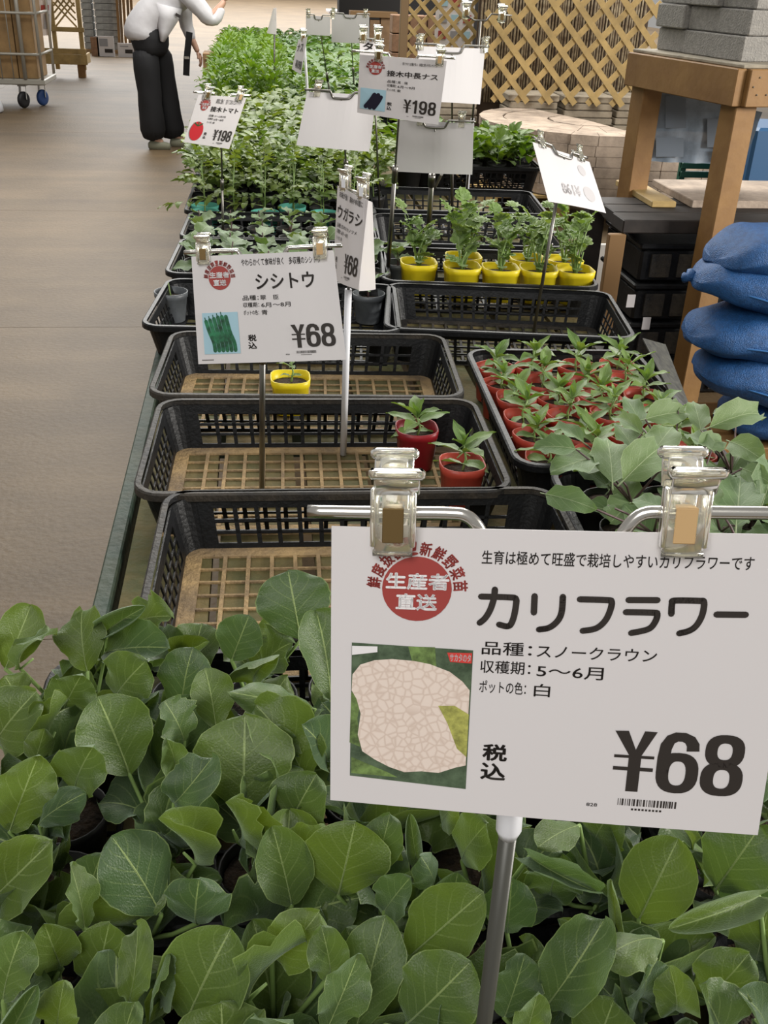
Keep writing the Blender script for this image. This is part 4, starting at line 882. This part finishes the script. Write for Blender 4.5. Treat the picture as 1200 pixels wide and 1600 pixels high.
# second black box stack left (tall, behind the eggplants)
pb = thing('plank_end', 'brown timber upright standing left of the black storage crates', 'post', (s0.x+.02, SY+.36, 0))
B().bbox((s0.x-.05, SY+.12, 0), (s0.x+.015, SY+.15, s0.z-.052), .003).build('board', mat('brown_upright', (.20, .11, .04), .65), pb)
q = aty(920, 425, 4.9); t = thing('pale_floor_standin', 'added pale grey board standing in for lighter floor behind the yellow pots', 'board', (q.x, 4.9, 0)); B().bbox((q.x-.25, 4.9, .0), (q.x+.22, 4.93, q.z+.14), .003).build('board', mat('pale_floor_grey', (.55, .53, .50), .7), t)  # added board, stands in for a lighter stretch of floor
q0 = atz(1012, 528, .74); t = thing('leaning_plastic_panel', 'speckled dark grey plastic panel leaning on the bench right of the red pots', 'panel', (q0.x+.05, 2.05, BT))
pp = [atz(1004, 528, .745), atz(1040, 538, .69), atz(1086, 655, .66), atz(1062, 642, .745)]
B().slab(pp[0], pp[1], pp[2], pp[3], (0, 0, -.004)).build('panel', mat('speckled_grey_plastic', (.075, .075, .06), .6, noise=1, nscale=60, col2=(.02, .02, .02)), t)
# ------------------------------------------------------------------ sandbags
M_bag = mat('blue_woven_sack', (.014, .09, .27), .55, noise=.3, nscale=60, bump=.5, bscale=260)
def sandbag(label, px, py, Y, L, Wd, H, rz, tilt=0, seed=0):
    p = aty(px, py, Y); t = thing('sandbag', label, 'sandbag', (p.x, p.y, p.z), rz, 'blue sandbags in a heap'); rr = random.Random(seed); b = B(); nu, nv = 28, 14
    Mt = Matrix.Rotation(tilt, 4, 'Y')
    for j in range(nv+1):
        v = j/nv; ph = math.pi*(v-.5); 
        for i in range(nu):
            a = 2*math.pi*i/nu; e = .55
            ex = math.copysign(abs(math.cos(ph))**e, 1)
            # long axis X, flat pillow
            cx = math.copysign(abs(math.sin(ph))**.8, math.sin(ph)); r_ = ex
            y = Wd/2*r_*math.copysign(abs(math.cos(a))**.75, math.cos(a)); z = H/2*(r_**1.1)*math.sin(a)*(1-.25*cx*cx)
            if z < 0: z *= .75
            z -= .045*cx*cx-.009*math.sin(9*cx+seed)+.006*math.sin(5*a+seed*2+4*cx); b.v.append(Mt @ Vector((L/2*cx, y, z)))
    for j in range(nv):
        for i in range(nu): k = (i+1) % nu; b.f.append((j*nu+i, j*nu+k, (j+1)*nu+k, (j+1)*nu+i))
    b.mi = [0]*len(b.f); o = b.build('sack', M_bag, t, True, world=False); md = o.modifiers.new('s', 'SUBSURF'); md.levels = md.render_levels = 1
    s = B(); s.tube([Mt @ Vector((L/2*cx, -Wd/2*(max(0, 1-abs(cx)**2.2))**.5*1.0-.002, -.045*cx*cx-.006)) for cx in [-.95+1.9*i/16 for i in range(17)]], .0035, 6).build('seam', mat('blue_seam', (.02, .12, .33), .6), t, True, world=False)
    if seed in (2, 5):
      e = B(); e.tube([Mt @ Vector((-L/2, 0, -.045)), Mt @ Vector((-L/2-.010, -.01, -.052)), Mt @ Vector((-L/2-.02, .0, -.06))], [.026, .014, .018], 8).build('tied_end', M_bag, t, True, world=False)
YS = SY-.28
sandbag('top blue sandbag of the heap, its rounded end beside the timber post', 1218, 398, YS-.08, .48, .34, .20, R(8), R(10), 1)
sandbag('second blue sandbag from the top with a frayed corner', 1203, 452, YS-.12, .52, .34, .20, R(-14), R(16), 2)
sandbag('third blue sandbag from the top, short and plump', 1178, 520, YS-.12, .46, .36, .20, R(-4), R(8), 3)
sandbag('fourth blue sandbag from the top', 1200, 592, YS-.14, .52, .36, .20, R(-12), R(16), 4)
sandbag('lowest visible blue sandbag, sagging over the timber base', 1235, 655, YS-.10, .5, .38, .19, R(-6), R(14), 5)
t = thing('timber_pallet', 'low brown timber pallet under the sandbags', 'pallet', (SX+.3, YS-.1, 0))
zt = aty(1150, 655, YS-.2).z-.09
for k in range(4): B().bbox((SX-.14, YS-.40+k*.15, zt-.03), (SX+1.0, YS-.40+k*.15+.12, zt), .003).build('plank', M_wood, t)
for x in (0, .5, .95): B().bbox((SX-.14+x, YS-.40, 0), (SX-.05+x, YS+.17, zt-.031), .003).build('bearer', M_wood, t)
# ------------------------------------------------------------------ paver piles
def pallet(label, cx, cy, wd, l, z=0, h=.11, rz=0):
    t = thing('wooden_pallet', label, 'pallet', (cx, cy, z), rz)
    for k in range(6): y = -l/2+k*(l-.09)/5; B().bbox((-wd/2, y, h-.02), (wd/2, y+.09, h), .002).build('deck_board', M_lat, t, world=False)
    for x in (-wd/2, -.045, wd/2-.09): B().bbox((x, -l/2, .0), (x+.09, l/2, h-.021), .002).build('stringer', M_lat, t, world=False)
    return t
PX, PY = 2.36, 7.35
pallet('wooden pallet under the round pile of pinkish pavers', 2.05, PY, 1.1, 1.3, 0, .20)
pp_ = thing('paver_pile', 'round pile of pinkish pavers in six layers on a pallet', 'paver pile', (PX, PY, .205))
bm_ = {}
Rr = .78
for ly in range(6):
    for k in range(13):
        a0 = R(112+k*13.2+(ly % 2)*.8); a1 = a0+R(12.9); r0, r1 = Rr-.16, Rr+.004*((ly*5+k*3) % 4); z0 = .002+ly*.066; z1 = z0+.0635
        pts = [(r0*math.cos(a0), r0*math.sin(a0)), (r1*math.cos(a0), r1*math.sin(a0)), (r1*math.cos(a1), r1*math.sin(a1)), (r0*math.cos(a1), r0*math.sin(a1))]
        b = B(); b.add([(x, y, z0) for x, y in pts]+[(x, y, z1) for x, y in pts], [(0,3,2,1),(4,5,6,7),(0,1,5,4),(1,2,6,5),(2,3,7,6),(3,0,4,7)]); b.build('paver', M_pav, pp_, world=False)
for ring_, (ra, rb, n_) in enumerate(((.30, .61, 9), (0.0, .29, 4))):
    for k in range(n_):
        a0 = R(112+k*172/n_); a1 = a0+R(172/n_-.6)
        pts = [(ra*math.cos(a0), ra*math.sin(a0)), (rb*math.cos(a0), rb*math.sin(a0)), (rb*math.cos(a1), rb*math.sin(a1)), (ra*math.cos(a1), ra*math.sin(a1))]
        b = B(); b.add([(x, y, .01) for x, y in pts]+[(x, y, .392) for x, y in pts], [(0,3,2,1),(4,5,6,7),(0,1,5,4),(1,2,6,5),(2,3,7,6),(3,0,4,7)]); b.build('paver', M_pav, pp_, world=False)
sp = thing('paver_stack', 'straight stack of pale pavers right of the round pile, behind the left stand post', 'paver pile', (2.75, 6.85, .12))
for ly in range(7):
    for k in range(5):
        for j in range(2): B().bbox((-.24+k*.145, -.25+j*.22, ly*.066), (-.24+k*.145+.142, -.25+j*.22+.217, ly*.066+.0635), .003).build('paver', M_pav, sp, world=False)
pallet('wooden pallet under the straight stack of pale pavers', 2.98, 6.85, .72, .6, 0, .118)
# slab stacks behind
for i, (x0, w_, n_, y0, zb) in enumerate(((1.90, .40, 6, 7.95, .0), (2.33, .40, 6, 7.93, .0), (1.30, .36, 6, 7.9, 0), (2.76, .36, 5, 7.97, 0))):
    t = thing('slab_stack', ['stack of buff edging slabs under the right lattice, left one', 'stack of buff edging slabs under the right lattice, right one', 'stack of buff slabs below the left lattice', 'stack of buff slabs hidden partly by the stand post'][i], 'slab pile', (x0, y0, 0))
    zt_ = .70; hh = .052
    for k in range(13):
        z = zt_-(k+1)*hh
        if z < 0.0: break
        B().bbox((x0+.006*(k*3 % 4), y0, z+.003), (x0+w_-.006*(k*5 % 3), y0+.34, z+hh-.002), .006).build('slab', M_pav2, t)
# ------------------------------------------------------------------ lattice panels
def lattice(label, p0, p1, z0, z1, pitch, sw, lean=0, frame=None, group=None, steep=1.0):
    """two crossed layers of slats between ground points p0 and p1"""
    p0 = Vector((*p0, 0)); p1 = Vector((*p1, 0)); L_ = (p1-p0).length; rz = math.atan2((p1-p0).y, (p1-p0).x)
    t = thing('lattice_panel', label, 'lattice', (p0.x, p0.y, z0), rz); H = z1-z0
    def clipseg(x, sgn):
        # line through (x,0) going up with slope steep
        dx = sgn/steep; pts = []
        a, c = x, x+dx*H; t0, t1 = 0, 1
        for lo in (0,):
            for val, d, side in ((a, c-a, 0), ):
                if d > 0: t0 = max(t0, (0-a)/d); t1 = min(t1, (L_-a)/d)
                else: t0 = max(t0, (L_-a)/d); t1 = min(t1, (0-a)/d)
        return (t0, t1, dx) if t1-t0 > .03 else None
    for layer, sgn in ((0, -1), (1, 1)):
        x = -H/steep if sgn > 0 else 0
        while x < (L_ if sgn > 0 else L_+H/steep):
            r_ = clipseg(x, sgn)
            if r_:
                t0, t1, dx = r_; y = -.012 if layer == 0 else .004
                B().bar((x+dx*H*t0, y, H*t0), (x+dx*H*t1, y, H*t1), sw, .012, (0, 1, 0)).build('slat', M_lat, t, world=False)
            x += pitch
    if frame:
        for x in (-.03, L_+.03): B().bbox((x-.03, -.03, -z0 if frame == 2 else -.03), (x+.03, .03, H+.02), .003).build('frame_post', frame_mat, t, world=False)
        B().bbox((0, -.02, H), (L_, .02, H+.04), .003).build('rail', frame_mat, t, world=False)
    return t
frame_mat = M_lat
lattice('large pale wooden lattice panel standing behind the paver piles', (1.66, 7.86), (2.90, 7.70), .66, 1.95, .178, .042, steep=1.12)
frame_mat = mat('dark_stained_post', (.16, .095, .04), .6)
lattice('closer-meshed lattice panel with a dark post, left of the large lattice', (1.18, 8.5), (1.84, 8.5), .62, 1.9, .125, .028, frame=2)
# printed sheets behind left lattice, brown reed screen behind right lattice
q = aty(708, 40, 8.9); t = thing('printed_sheet', 'white printed sheet hanging behind the close-meshed lattice', 'sheet', (q.x, 8.9, q.z-.35)); B().box((q.x-.15, 8.9, q.z-.16), (q.x+.17, 8.904, q.z+.5)).build('sheet', M_card, t)
for k in range(4):
    for j in range(3): B().box((q.x-.12+j*.10, 8.896, q.z-.10+k*.12), (q.x-.055+j*.10, 8.8985, q.z-.04+k*.12)).build('printed_picture', [M_inkr, mat('print_grey', (.3, .3, .32), .6), MATS['print_pale_blue']][(j+k) % 3], t)
t = thing('reed_screen', 'dark brown reed screen of upright canes behind the large lattice', 'screen', (2.3, 8.3, .6))
M_reed = mat('dark_reed', (.15, .10, .06), .6, noise=.8, nscale=20, col2=(.45, .38, .26))
for k in range(58): x = 1.72+k*.0225; B().tube([(x, 8.3+.01*(k % 3), .60), (x+.01*math.sin(k), 8.3, 2.0)], .0085, 6).build('cane', M_reed, t, True)
B().box((1.70, 8.33, .0), (3.05, 8.36, 2.0)).build('backing', mat('dark_brown_board', (.07, .045, .028), .8), t)
# brick-red goods behind left lattice
for r_ in range(6):
    for k in range(4):
        t = thing('brick_pack', 'reddish brown brick pack stacked behind the close-meshed lattice, %s layer, %s from the left' % (ORD[r_], ORD[k]), 'brick pack', (1.22+k*.15, 9.3, .3+r_*.145), 0, 'reddish brick packs behind the lattice')
        B().bbox((-.07, -.1, 0), (.07, .1, .138), .005).build('pack', mat('reddish_brick', (.30, .17, .10), .8, noise=.3, nscale=20), t, world=False)
wbox('low_platform', 'dark platform carrying the reddish brick packs', 'platform', (1.1, 9.15, 0), (2.2, 9.5, .298), MATS['dark_brown_board'])
wbox('back_cabinet', 'dark display cabinet far behind the close-meshed lattice', 'cabinet', (.95, 12.5, 0), (3.6, 12.8, 2.2), mat('dark_display', (.02, .018, .018), .6))
for i in range(5):
    x = .98+i*.115; t = wbox('timber_bundle', 'tan upright timber bundle beside the dark display, %s from the left' % ORD[i], 'timber bundle', (x, 11.6, 0), (x+.105, 11.75, 1.02+.02*(i % 2)), mat('tan_timber', (.42, .26, .14), .7, noise=.3, nscale=6), 'bundle', group='tan timber bundles before the dark display')
wbox('cardboard_tray', 'flat cardboard tray lying on the tan timber bundles', 'box', (1.0, 11.58, 1.042), (1.5, 11.78, 1.10), mat('cardboard', (.38, .23, .11), .8), 'tray')
# ------------------------------------------------------------------ roll cage at the left
M_cage = mat('galvanised_tube', (.40, .38, .33), .45, metal=.3); M_tan = mat('tan_board', (.34, .21, .09), .75, noise=.3, nscale=4)
rc = thing('roll_cage', 'grey steel roll cage loaded with tan boards, on black and blue casters', 'cart', (-2.75, 12.5, 0)); X1 = -2.30; Y0 = 12.15
B().bbox((-3.3, Y0, .24), (X1, Y0+.75, .30), .01).build('base_frame', M_cage, rc)
for x in (-2.50, X1-.02, -3.28):
    for y in ((Y0+.01, Y0+.72) if x != -2.50 else (Y0+.01,)): B().tube([(x, y, .30), (x, y, 1.75)], .022 if x == -2.50 else .016, 8).build('upright', M_cage, rc, True)
for z in (.55, .95, 1.35, 1.72):
    B().tube([(-3.28, Y0-.005, z), (X1-.02, Y0-.005, z)], .014, 8).build('rail', M_cage, rc, True); B().tube([(X1-.02, Y0, z), (X1-.02, Y0+.72, z)], .014, 8).build('rail', M_cage, rc, True)
for x in (-2.62, -2.74, -2.86, -2.98, -3.1): B().tube([(x, Y0-.0, .3), (x, Y0-.0, 1.7)], .006, 6).build('thin_bar', M_cage, rc, True)
for k in range(4): B().bbox((-3.2+k*.21, Y0+.06, .302), (-3.2+k*.21+.2, Y0+.6, 1.62), .004).build('board', M_tan, rc)
for x, y, m in ((-2.56, Y0+.06, mat('black_rubber', (.015, .015, .017), .5)), (-2.40, Y0+.30, mat('blue_rubber', (.03, .08, .25), .5)), (-3.2, Y0+.06, None), (-3.2, Y0+.6, None)):
    m = m or MATS['black_rubber']; b = B(); Mw = Matrix.Translation((x, y, .085)) @ Matrix.Rotation(R(90), 4, 'Y') @ Matrix.Rotation(.5, 4, 'X')
    b.lathe([(.05, -.024), (.078, -.022), (.085, -.010), (.085, .010), (.078, .022), (.05, .024)], 20, Mw); cw = b.build('caster_wheel', m, rc, True)
    f_ = B(); f_.bar((x-.035, y, .085), (x-.03, y+.03, .235), .006, .05); f_.bar((x+.035, y, .085), (x+.03, y+.03, .235), .006, .05); f_.box((x-.045, y-.02, .222), (x+.045, y+.07, .238)); f_.build('fork', M_steeld, cw)
pw_ = thing('hanging_price_sheet', 'white printed price sheet hanging by the roll cage', 'sheet', (-2.2, 12.6, .9)); a = [aty(*q_, 12.9) for q_ in ((60, 0), (80, 0), (80, 55), (66, 56))]
B().slab(*a, (0, .004, 0)).build('sheet', M_card, pw_); q1 = [aty(*q_, 12.89) for q_ in ((64, 8), (76, 8), (76, 16), (64, 16))]; B().slab(*q1, (0, .001, 0)).build('printed_block', M_inkr, pw_)
q1 = [aty(*q_, 12.89) for q_ in ((68, 22), (77, 22), (77, 45), (68, 45))]; B().slab(*q1, (0, .001, 0)).build('printed_block', MATS['print_grey'], pw_)
q = atz(4, 176, 0); t = thing('white_bag', 'white plastic bag on the floor at the left frame edge', 'bag', (q.x-.15, q.y, 0))
b = B(); b.lathe([(.13, 0), (.155, .02), (.15, .08), (.11, .15), (.06, .20), (.02, .22)], 14, Matrix.Translation((q.x-.14, q.y, 0)), wave=lambda a: .02*math.sin(3*a)); b.build('bag', M_white, t, True)
# wooden planter with lattice back
pl = thing('wooden_planter', 'tall pale wooden planter frame with lattice infill behind the roll cage', 'planter', (-2.75, 15.7, 0)); X0, X1p, Yp = -3.15, -2.36, 15.6
for x in (X0, -2.78, X1p-.06): B().bbox((x, Yp, .10), (x+.055, Yp+.055, 1.6), .003).build('post', M_lat, pl)
for z, h_ in ((.30, .07), (.58, .06), (1.5, .06)): B().bbox((X0-.02, Yp-.03, z), (X1p+.02, Yp-.002, z+h_), .003).build('rail', M_lat, pl)
B().bbox((X0-.02, Yp-.06, .17), (X1p+.03, Yp-.032, .30), .003).build('front_board', M_lat, pl); B().bbox((X1p-.02, Yp-.03, .17), (X1p+.01, Yp+.4, .30), .003).build('side_board', M_lat, pl)
for x in (X0, X1p-.12): B().bbox((x, Yp-.02, 0), (x+.10, Yp+.08, .168), .003).build('foot', M_wood, pl)
for k in range(12):
    z = .64+k*.085
    B().bar((-2.72, Yp+.02, z), (-2.44, Yp+.02, z+.30), .022, .01, (0, 1, 0)).build('slat', M_lat, pl); B().bar((-2.44, Yp+.032, z), (-2.72, Yp+.032, z+.30), .022, .01, (0, 1, 0)).build('slat', M_lat, pl)
for k in range(5): B().bbox((X0+.06+k*.062, Yp+.02, .64), (X0+.115+k*.062, Yp+.04, 1.5), .002).build('upright_slat', M_tan, pl)
# far goods: stacked packs, cards on the floor, leaning planks
for i in range(2):
    for k in range(9):
        x = -3.0+i*.20; t = thing('tile_pack', 'flat grey-white goods pack in the far stacks, %s stack, %s layer up' % (ORD[i], ORD[k]), 'goods pack', (x+i*.02, 19.9, .06+k*.105), 0, 'far stacks of flat goods packs')
        B().bbox((0, 0, 0), (.17+.22*i, .35, .098), .004).build('pack', mat('grey_white_pack', (.36, .37, .36), .6, noise=.4, nscale=6), t, world=False)
wbox('goods_pallet', 'low pallet beneath the far goods packs', 'pallet', (-3.05, 19.85, 0), (-2.3, 20.3, .058), M_tan)
for i, (x, c_) in enumerate(((-2.38, 0), (-2.33, 1), (-2.27, 0), (-2.20, 1), (-2.14, 0))):
    t = thing('leaning_plank', 'upright wooden plank beside the far goods, %s from the left' % ORD[i], 'plank', (x, 19.8, 0), 0, 'upright planks beside the far goods'); B().bar((x, 19.75, 0), (x+.02, 19.95, 1.7), .045, .02, (0, 1, 0)).build('plank', [M_wood, frame_mat][c_], t)
for i, (x0, y0, x1, y1, m) in enumerate(((143, 58, 153, 82, MATS['reddish_brick']), (153, 57, 177, 83, M_card), (185, 68, 209, 87, M_card), (210, 72, 222, 88, M_tan))):
    Yc = 19.2; q = aty(x0, y1, Yc); q2 = aty(x1, y0, Yc)
    t = thing('floor_card', ['orange brown box end standing among the far goods', 'white price card standing before the far goods stacks', 'lower white price card standing by the upright planks', 'tan box end standing right of the lower white card'][i], 'card', (q.x, Yc, 0))
    B().box((q.x, Yc, 0), (q2.x, Yc+.03, q2.z)).build('board', m, t)
    if m is M_card: B().box((q.x+.12, Yc-.004, .06), (q2.x-.03, Yc-.001, .12)).build('price_print', M_ink, t); B().box((q.x+.04, Yc-.004, .16), (q.x+.18, Yc-.001, q2.z-.04)).build('printed_block', MATS['print_grey'], t)
# ------------------------------------------------------------------ person bending over the far plants
def skin(name, verts, edges, m, parent, lv=2, root=0):
    """verts: (x, y, z, rx, ry)"""
    me = bpy.data.meshes.new(name); bm = bmesh.new(); ly = bm.verts.layers.skin.verify(); inv = wm(parent).inverted(); vs = []
    for v in verts: q_ = bm.verts.new(inv @ Vector(v[:3])); q_[ly].radius = (v[3], v[4] if len(v) > 4 else v[3]); vs.append(q_)
    vs[root][ly].use_root = True
    for a_, b_ in edges: bm.edges.new((vs[a_], vs[b_]))
    bm.to_mesh(me); bm.free(); me.materials.append(m); o = put(name, me, parent)
    s = o.modifiers.new('skin', 'SKIN'); s.use_smooth_shade = True; u_ = o.modifiers.new('sub', 'SUBSURF'); u_.levels = lv; u_.render_levels = lv; return o
Yq = 9.7
person = thing('person', 'person in white shirt and wide black trousers bending over the far plants', 'person', (-.83, Yq, 0))
M_skin = mat('skin', (.50, .29, .20), .5); M_shirt = mat('white_shirt', (.54, .53, .55), .8, bump=.3, bscale=18); M_trou = mat('black_trousers', (.008, .008, .010), .8)
HP = (-.94, Yq, .95)
body = [(*HP, .08, .10), (-.80, Yq, 1.10, .10), (-.60, Yq, 1.27, .12, .15), (-.47, Yq, 1.36, .055), (-.39, Yq, 1.42, .055), (-.33, Yq, 1.46, .088), (-.30, Yq, 1.50, .082),
  (-.93, Yq-.09, .80, .06), (-.92, Yq-.10, .50, .055), (-.925, Yq-.10, .10, .036), (-.84, Yq-.12, .045, .032), (-.86, Yq+.09, .80, .06), (-.79, Yq+.10, .50, .055), (-.76, Yq+.08, .10, .036), (-.67, Yq+.07, .045, .032),
  (-.55, Yq-.17, 1.27, .055), (-.37, Yq-.20, 1.08, .042), (-.28, Yq-.17, 1.17, .030), (-.245, Yq-.14, 1.215, .022),
  (-.55, Yq+.17, 1.25, .055), (-.62, Yq+.20, 1.02, .042), (-.53, Yq+.15, .84, .028), (-.505, Yq+.13, .785, .022)]
skin('body', body, [(0,1),(1,2),(2,3),(3,4),(4,5),(5,6),(0,7),(7,8),(8,9),(9,10),(0,11),(11,12),(12,13),(13,14),(2,15),(15,16),(16,17),(17,18),(2,19),(19,20),(20,21),(21,22)], M_skin, person)
def etube(b, pts, n=18):
    # pts: (x, y, z, r_in_plane, r_side); side axis is Y
    P = [Vector(p[:3]) for p in pts]; vs = []
    for i, p in enumerate(P):
        d = (P[min(i+1, len(P)-1)]-P[max(i-1, 0)]).normalized(); q = d.cross(Vector((0, 1, 0))).normalized(); s_ = q.cross(d).normalized()
        for k in range(n): a_ = 6.28318*k/n; vs.append(p+q*math.cos(a_)*pts[i][3]+s_*math.sin(a_)*pts[i][4])
    fs = [(i*n+k, i*n+(k+1) % n, (i+1)*n+(k+1) % n, (i+1)*n+k) for i in range(len(P)-1) for k in range(n)]+[tuple(range(n-1, -1, -1)), tuple(range((len(P)-1)*n, len(P)*n))]
    b.add(vs, fs)
def cloth(name, tubes, m):
    b = B()
    for t_ in tubes: etube(b, t_)
    o = b.build(name, m, person, True); dt = bpy.data.textures.new(name, 'CLOUDS'); dt.noise_scale = .09
    sb = o.modifiers.new('s', 'SUBSURF'); sb.levels = sb.render_levels = 1
    dm = o.modifiers.new('d', 'DISPLACE'); dm.texture = dt; dm.strength = .03; dm.mid_level = .5; return o
cloth('shirt', [[(-.965, Yq, .865, .165, .185), (-.965, Yq, .94, .168, .19), (-.93, Yq, 1.03, .155, .18), (-.83, Yq, 1.12, .14, .17), (-.70, Yq, 1.21, .14, .175), (-.59, Yq, 1.285, .14, .19), (-.50, Yq, 1.34, .085, .13), (-.46, Yq, 1.37, .055, .06)],
  [(-.60, Yq-.13, 1.29, .07, .07), (-.52, Yq-.19, 1.22, .08, .075), (-.43, Yq-.21, 1.13, .07, .065), (-.37, Yq-.21, 1.06, .066, .062), (-.335, Yq-.20, 1.055, .055, .055), (-.30, Yq-.18, 1.12, .046, .046), (-.275, Yq-.165, 1.17, .040, .040)],
  [(-.60, Yq+.13, 1.28, .07, .07), (-.60, Yq+.19, 1.15, .07, .07), (-.61, Yq+.20, 1.04, .062, .062), (-.58, Yq+.175, .95, .052, .052), (-.545, Yq+.16, .865, .044, .044)]], M_shirt)
b = B(); etube(b, [(-.72, Yq-.10, 1.16, .12, .10), (-.74, Yq-.10, 1.06, .09, .095), (-.77, Yq-.10, .96, .05, .09), (-.79, Yq-.10, .885, .02, .085)]); b.build('shirt_front_flap', M_shirt, person, True)
b = B(); b.slab((-.665, Yq-.20, 1.09), (-.625, Yq-.20, 1.07), (-.615, Yq-.20, 1.09), (-.655, Yq-.20, 1.11), (0, .008, 0)); b.build('chest_badge', M_ink, person)
cloth('trousers', [[(-.92, Yq, 1.02, .13, .15), (-.91, Yq, .94, .165, .175), (-.90, Yq, .84, .165, .18), (-.895, Yq, .74, .13, .17)],
  [(-.96, Yq-.085, .84, .125, .10), (-.94, Yq-.095, .66, .115, .10), (-.93, Yq-.10, .48, .10, .095), (-.93, Yq-.10, .26, .105, .10), (-.925, Yq-.10, .05, .125, .115)],
  [(-.87, Yq+.085, .84, .13, .10), (-.84, Yq+.09, .66, .125, .10), (-.81, Yq+.095, .48, .105, .10), (-.785, Yq+.09, .26, .11, .10), (-.76, Yq+.085, .04, .13, .115)]], M_trou)
M_shoe = mat('grey_green_shoe', (.20, .20, .14), .7)
for x, y in ((-.92, Yq-.11), (-.74, Yq+.06)): skin('shoe', [(x-.06, y, .032, .04), (x+.03, y-.01, .032, .045), (x+.15, y-.02, .025, .034)], [(0,1),(1,2)], M_shoe, person)
M_hair = mat('dark_hair', (.015, .011, .009), .6)
skin('hair', [(-.36, Yq, 1.50, .085), (-.31, Yq, 1.545, .085), (-.38, Yq, 1.45, .06)], [(0,1),(0,2)], M_hair, person, root=0)
for s in (-1, 1):
    e = B(); e.lathe([(.001, -.011), (.008, -.008), (.011, 0), (.008, .008), (.001, .011)], 10, Matrix.Translation((-.248, Yq+s*.033, 1.485))); e.build('eye', M_ink, person, True)
    skin('ear', [(-.335, Yq+s*.088, 1.49, .012), (-.335, Yq+s*.09, 1.455, .012)], [(0, 1)], M_skin, person, 1)
skin('nose', [(-.245, Yq, 1.475, .010), (-.228, Yq, 1.452, .014)], [(0, 1)], M_skin, person, 1)
skin('mouth', [(-.248, Yq-.02, 1.425, .006), (-.246, Yq, 1.425, .008), (-.248, Yq+.02, 1.425, .006)], [(0, 1), (1, 2)], mat('lips', (.35, .10, .09), .5), person, 1)
def hand(root_p, dirv, side, sc=1):
    d = Vector(dirv).normalized(); s = Vector(side).normalized(); n_ = d.cross(s).normalized(); p = Vector(root_p)
    vs = [(*p, .020), (*(p+d*.035), .024, .016)]; ed = [(0, 1)]
    for i, (o_, L_) in enumerate(((-.027, .060), (-.009, .070), (.009, .066), (.026, .050))):
        k = len(vs); a_ = p+d*.060+s*o_; c_ = a_+d*L_*.5-n_*.008; e_ = a_+d*L_*.85-n_*.030
        vs += [(*a_, .0095), (*c_, .0088), (*e_, .0075)]; ed += [(1, k), (k, k+1), (k+1, k+2)]
    k = len(vs); vs += [(*(p+d*.02-s*.030), .010), (*(p+d*.055-s*.050-n_*.01), .009)]; ed += [(0, k), (k, k+1)]
    return skin('hand', vs, ed, M_skin, person, 1)
hand((-.245, Yq-.14, 1.215), (.5, .1, .8), (0, 1, 0)); hand((-.505, Yq+.13, .79), (.35, 0, -1), (.2, 1, 0))
st_ = [aty(296, 50, Yq-.12), aty(292, 90, Yq-.12), aty(291, 118, Yq-.1)]
bp = thing('shoulder_strap_bag', 'black strap with small clasp hanging before the bending person', 'strap', st_[2]); b = B()
for i in range(2): b.bar(st_[i], st_[i+1], .055, .006, (0, 1, 0))
b.build('strap', M_trou, bp); B().bar(st_[1]+Vector((-.02, -.01, .0)), st_[1]+Vector((.02, -.01, 0)), .02, .004, (0, 1, 0)).build('clasp', M_steel, bp)
q = aty(318, 115, 9.4); q2 = aty(362, 84, 9.4); cb_ = thing('cardboard_box', 'shallow brown cardboard box held by the bending person beside the bright bushes', 'box', (q.x, 9.4, q.z))
B().bbox((q.x, 9.4, q.z), (q2.x+.10, 9.7, q.z+.16), .004).build('box', MATS['cardboard'], cb_); B().bbox((q.x+.01, 9.39, q.z+.11), (q2.x+.09, 9.398, q.z+.158), .001).build('flap', MATS['cardboard'], cb_)
# far building goods on the right of the aisle, very distant
t = thing('far_white_table', 'pale low shelving far down the aisle', 'shelf', (1.5, 24, 0)); B().bbox((1.6, 24, .6), (7, 25, .66), .01).build('top', M_card, t)
for x in (1.7, 4.2, 6.8): B().bbox((x, 24.1, 0), (x+.08, 24.2, .598), .005).build('leg', M_steeld, t)

q = aty(1182, 200, 5.2); t = thing('blue_wrapped_load', 'dark blue wrapped load behind the near timber post', 'load', (q.x+.3, 5.2, 0))
B().bbox((q.x, 5.2, .10), (q.x+.7, 5.6, q.z), .015).build('load', mat('dark_blue_wrap', (.03, .10, .22), .35), t); B().bbox((q.x-.02, 5.2, 0), (q.x+.72, 5.6, .098), .004).build('skid', M_wood, t)
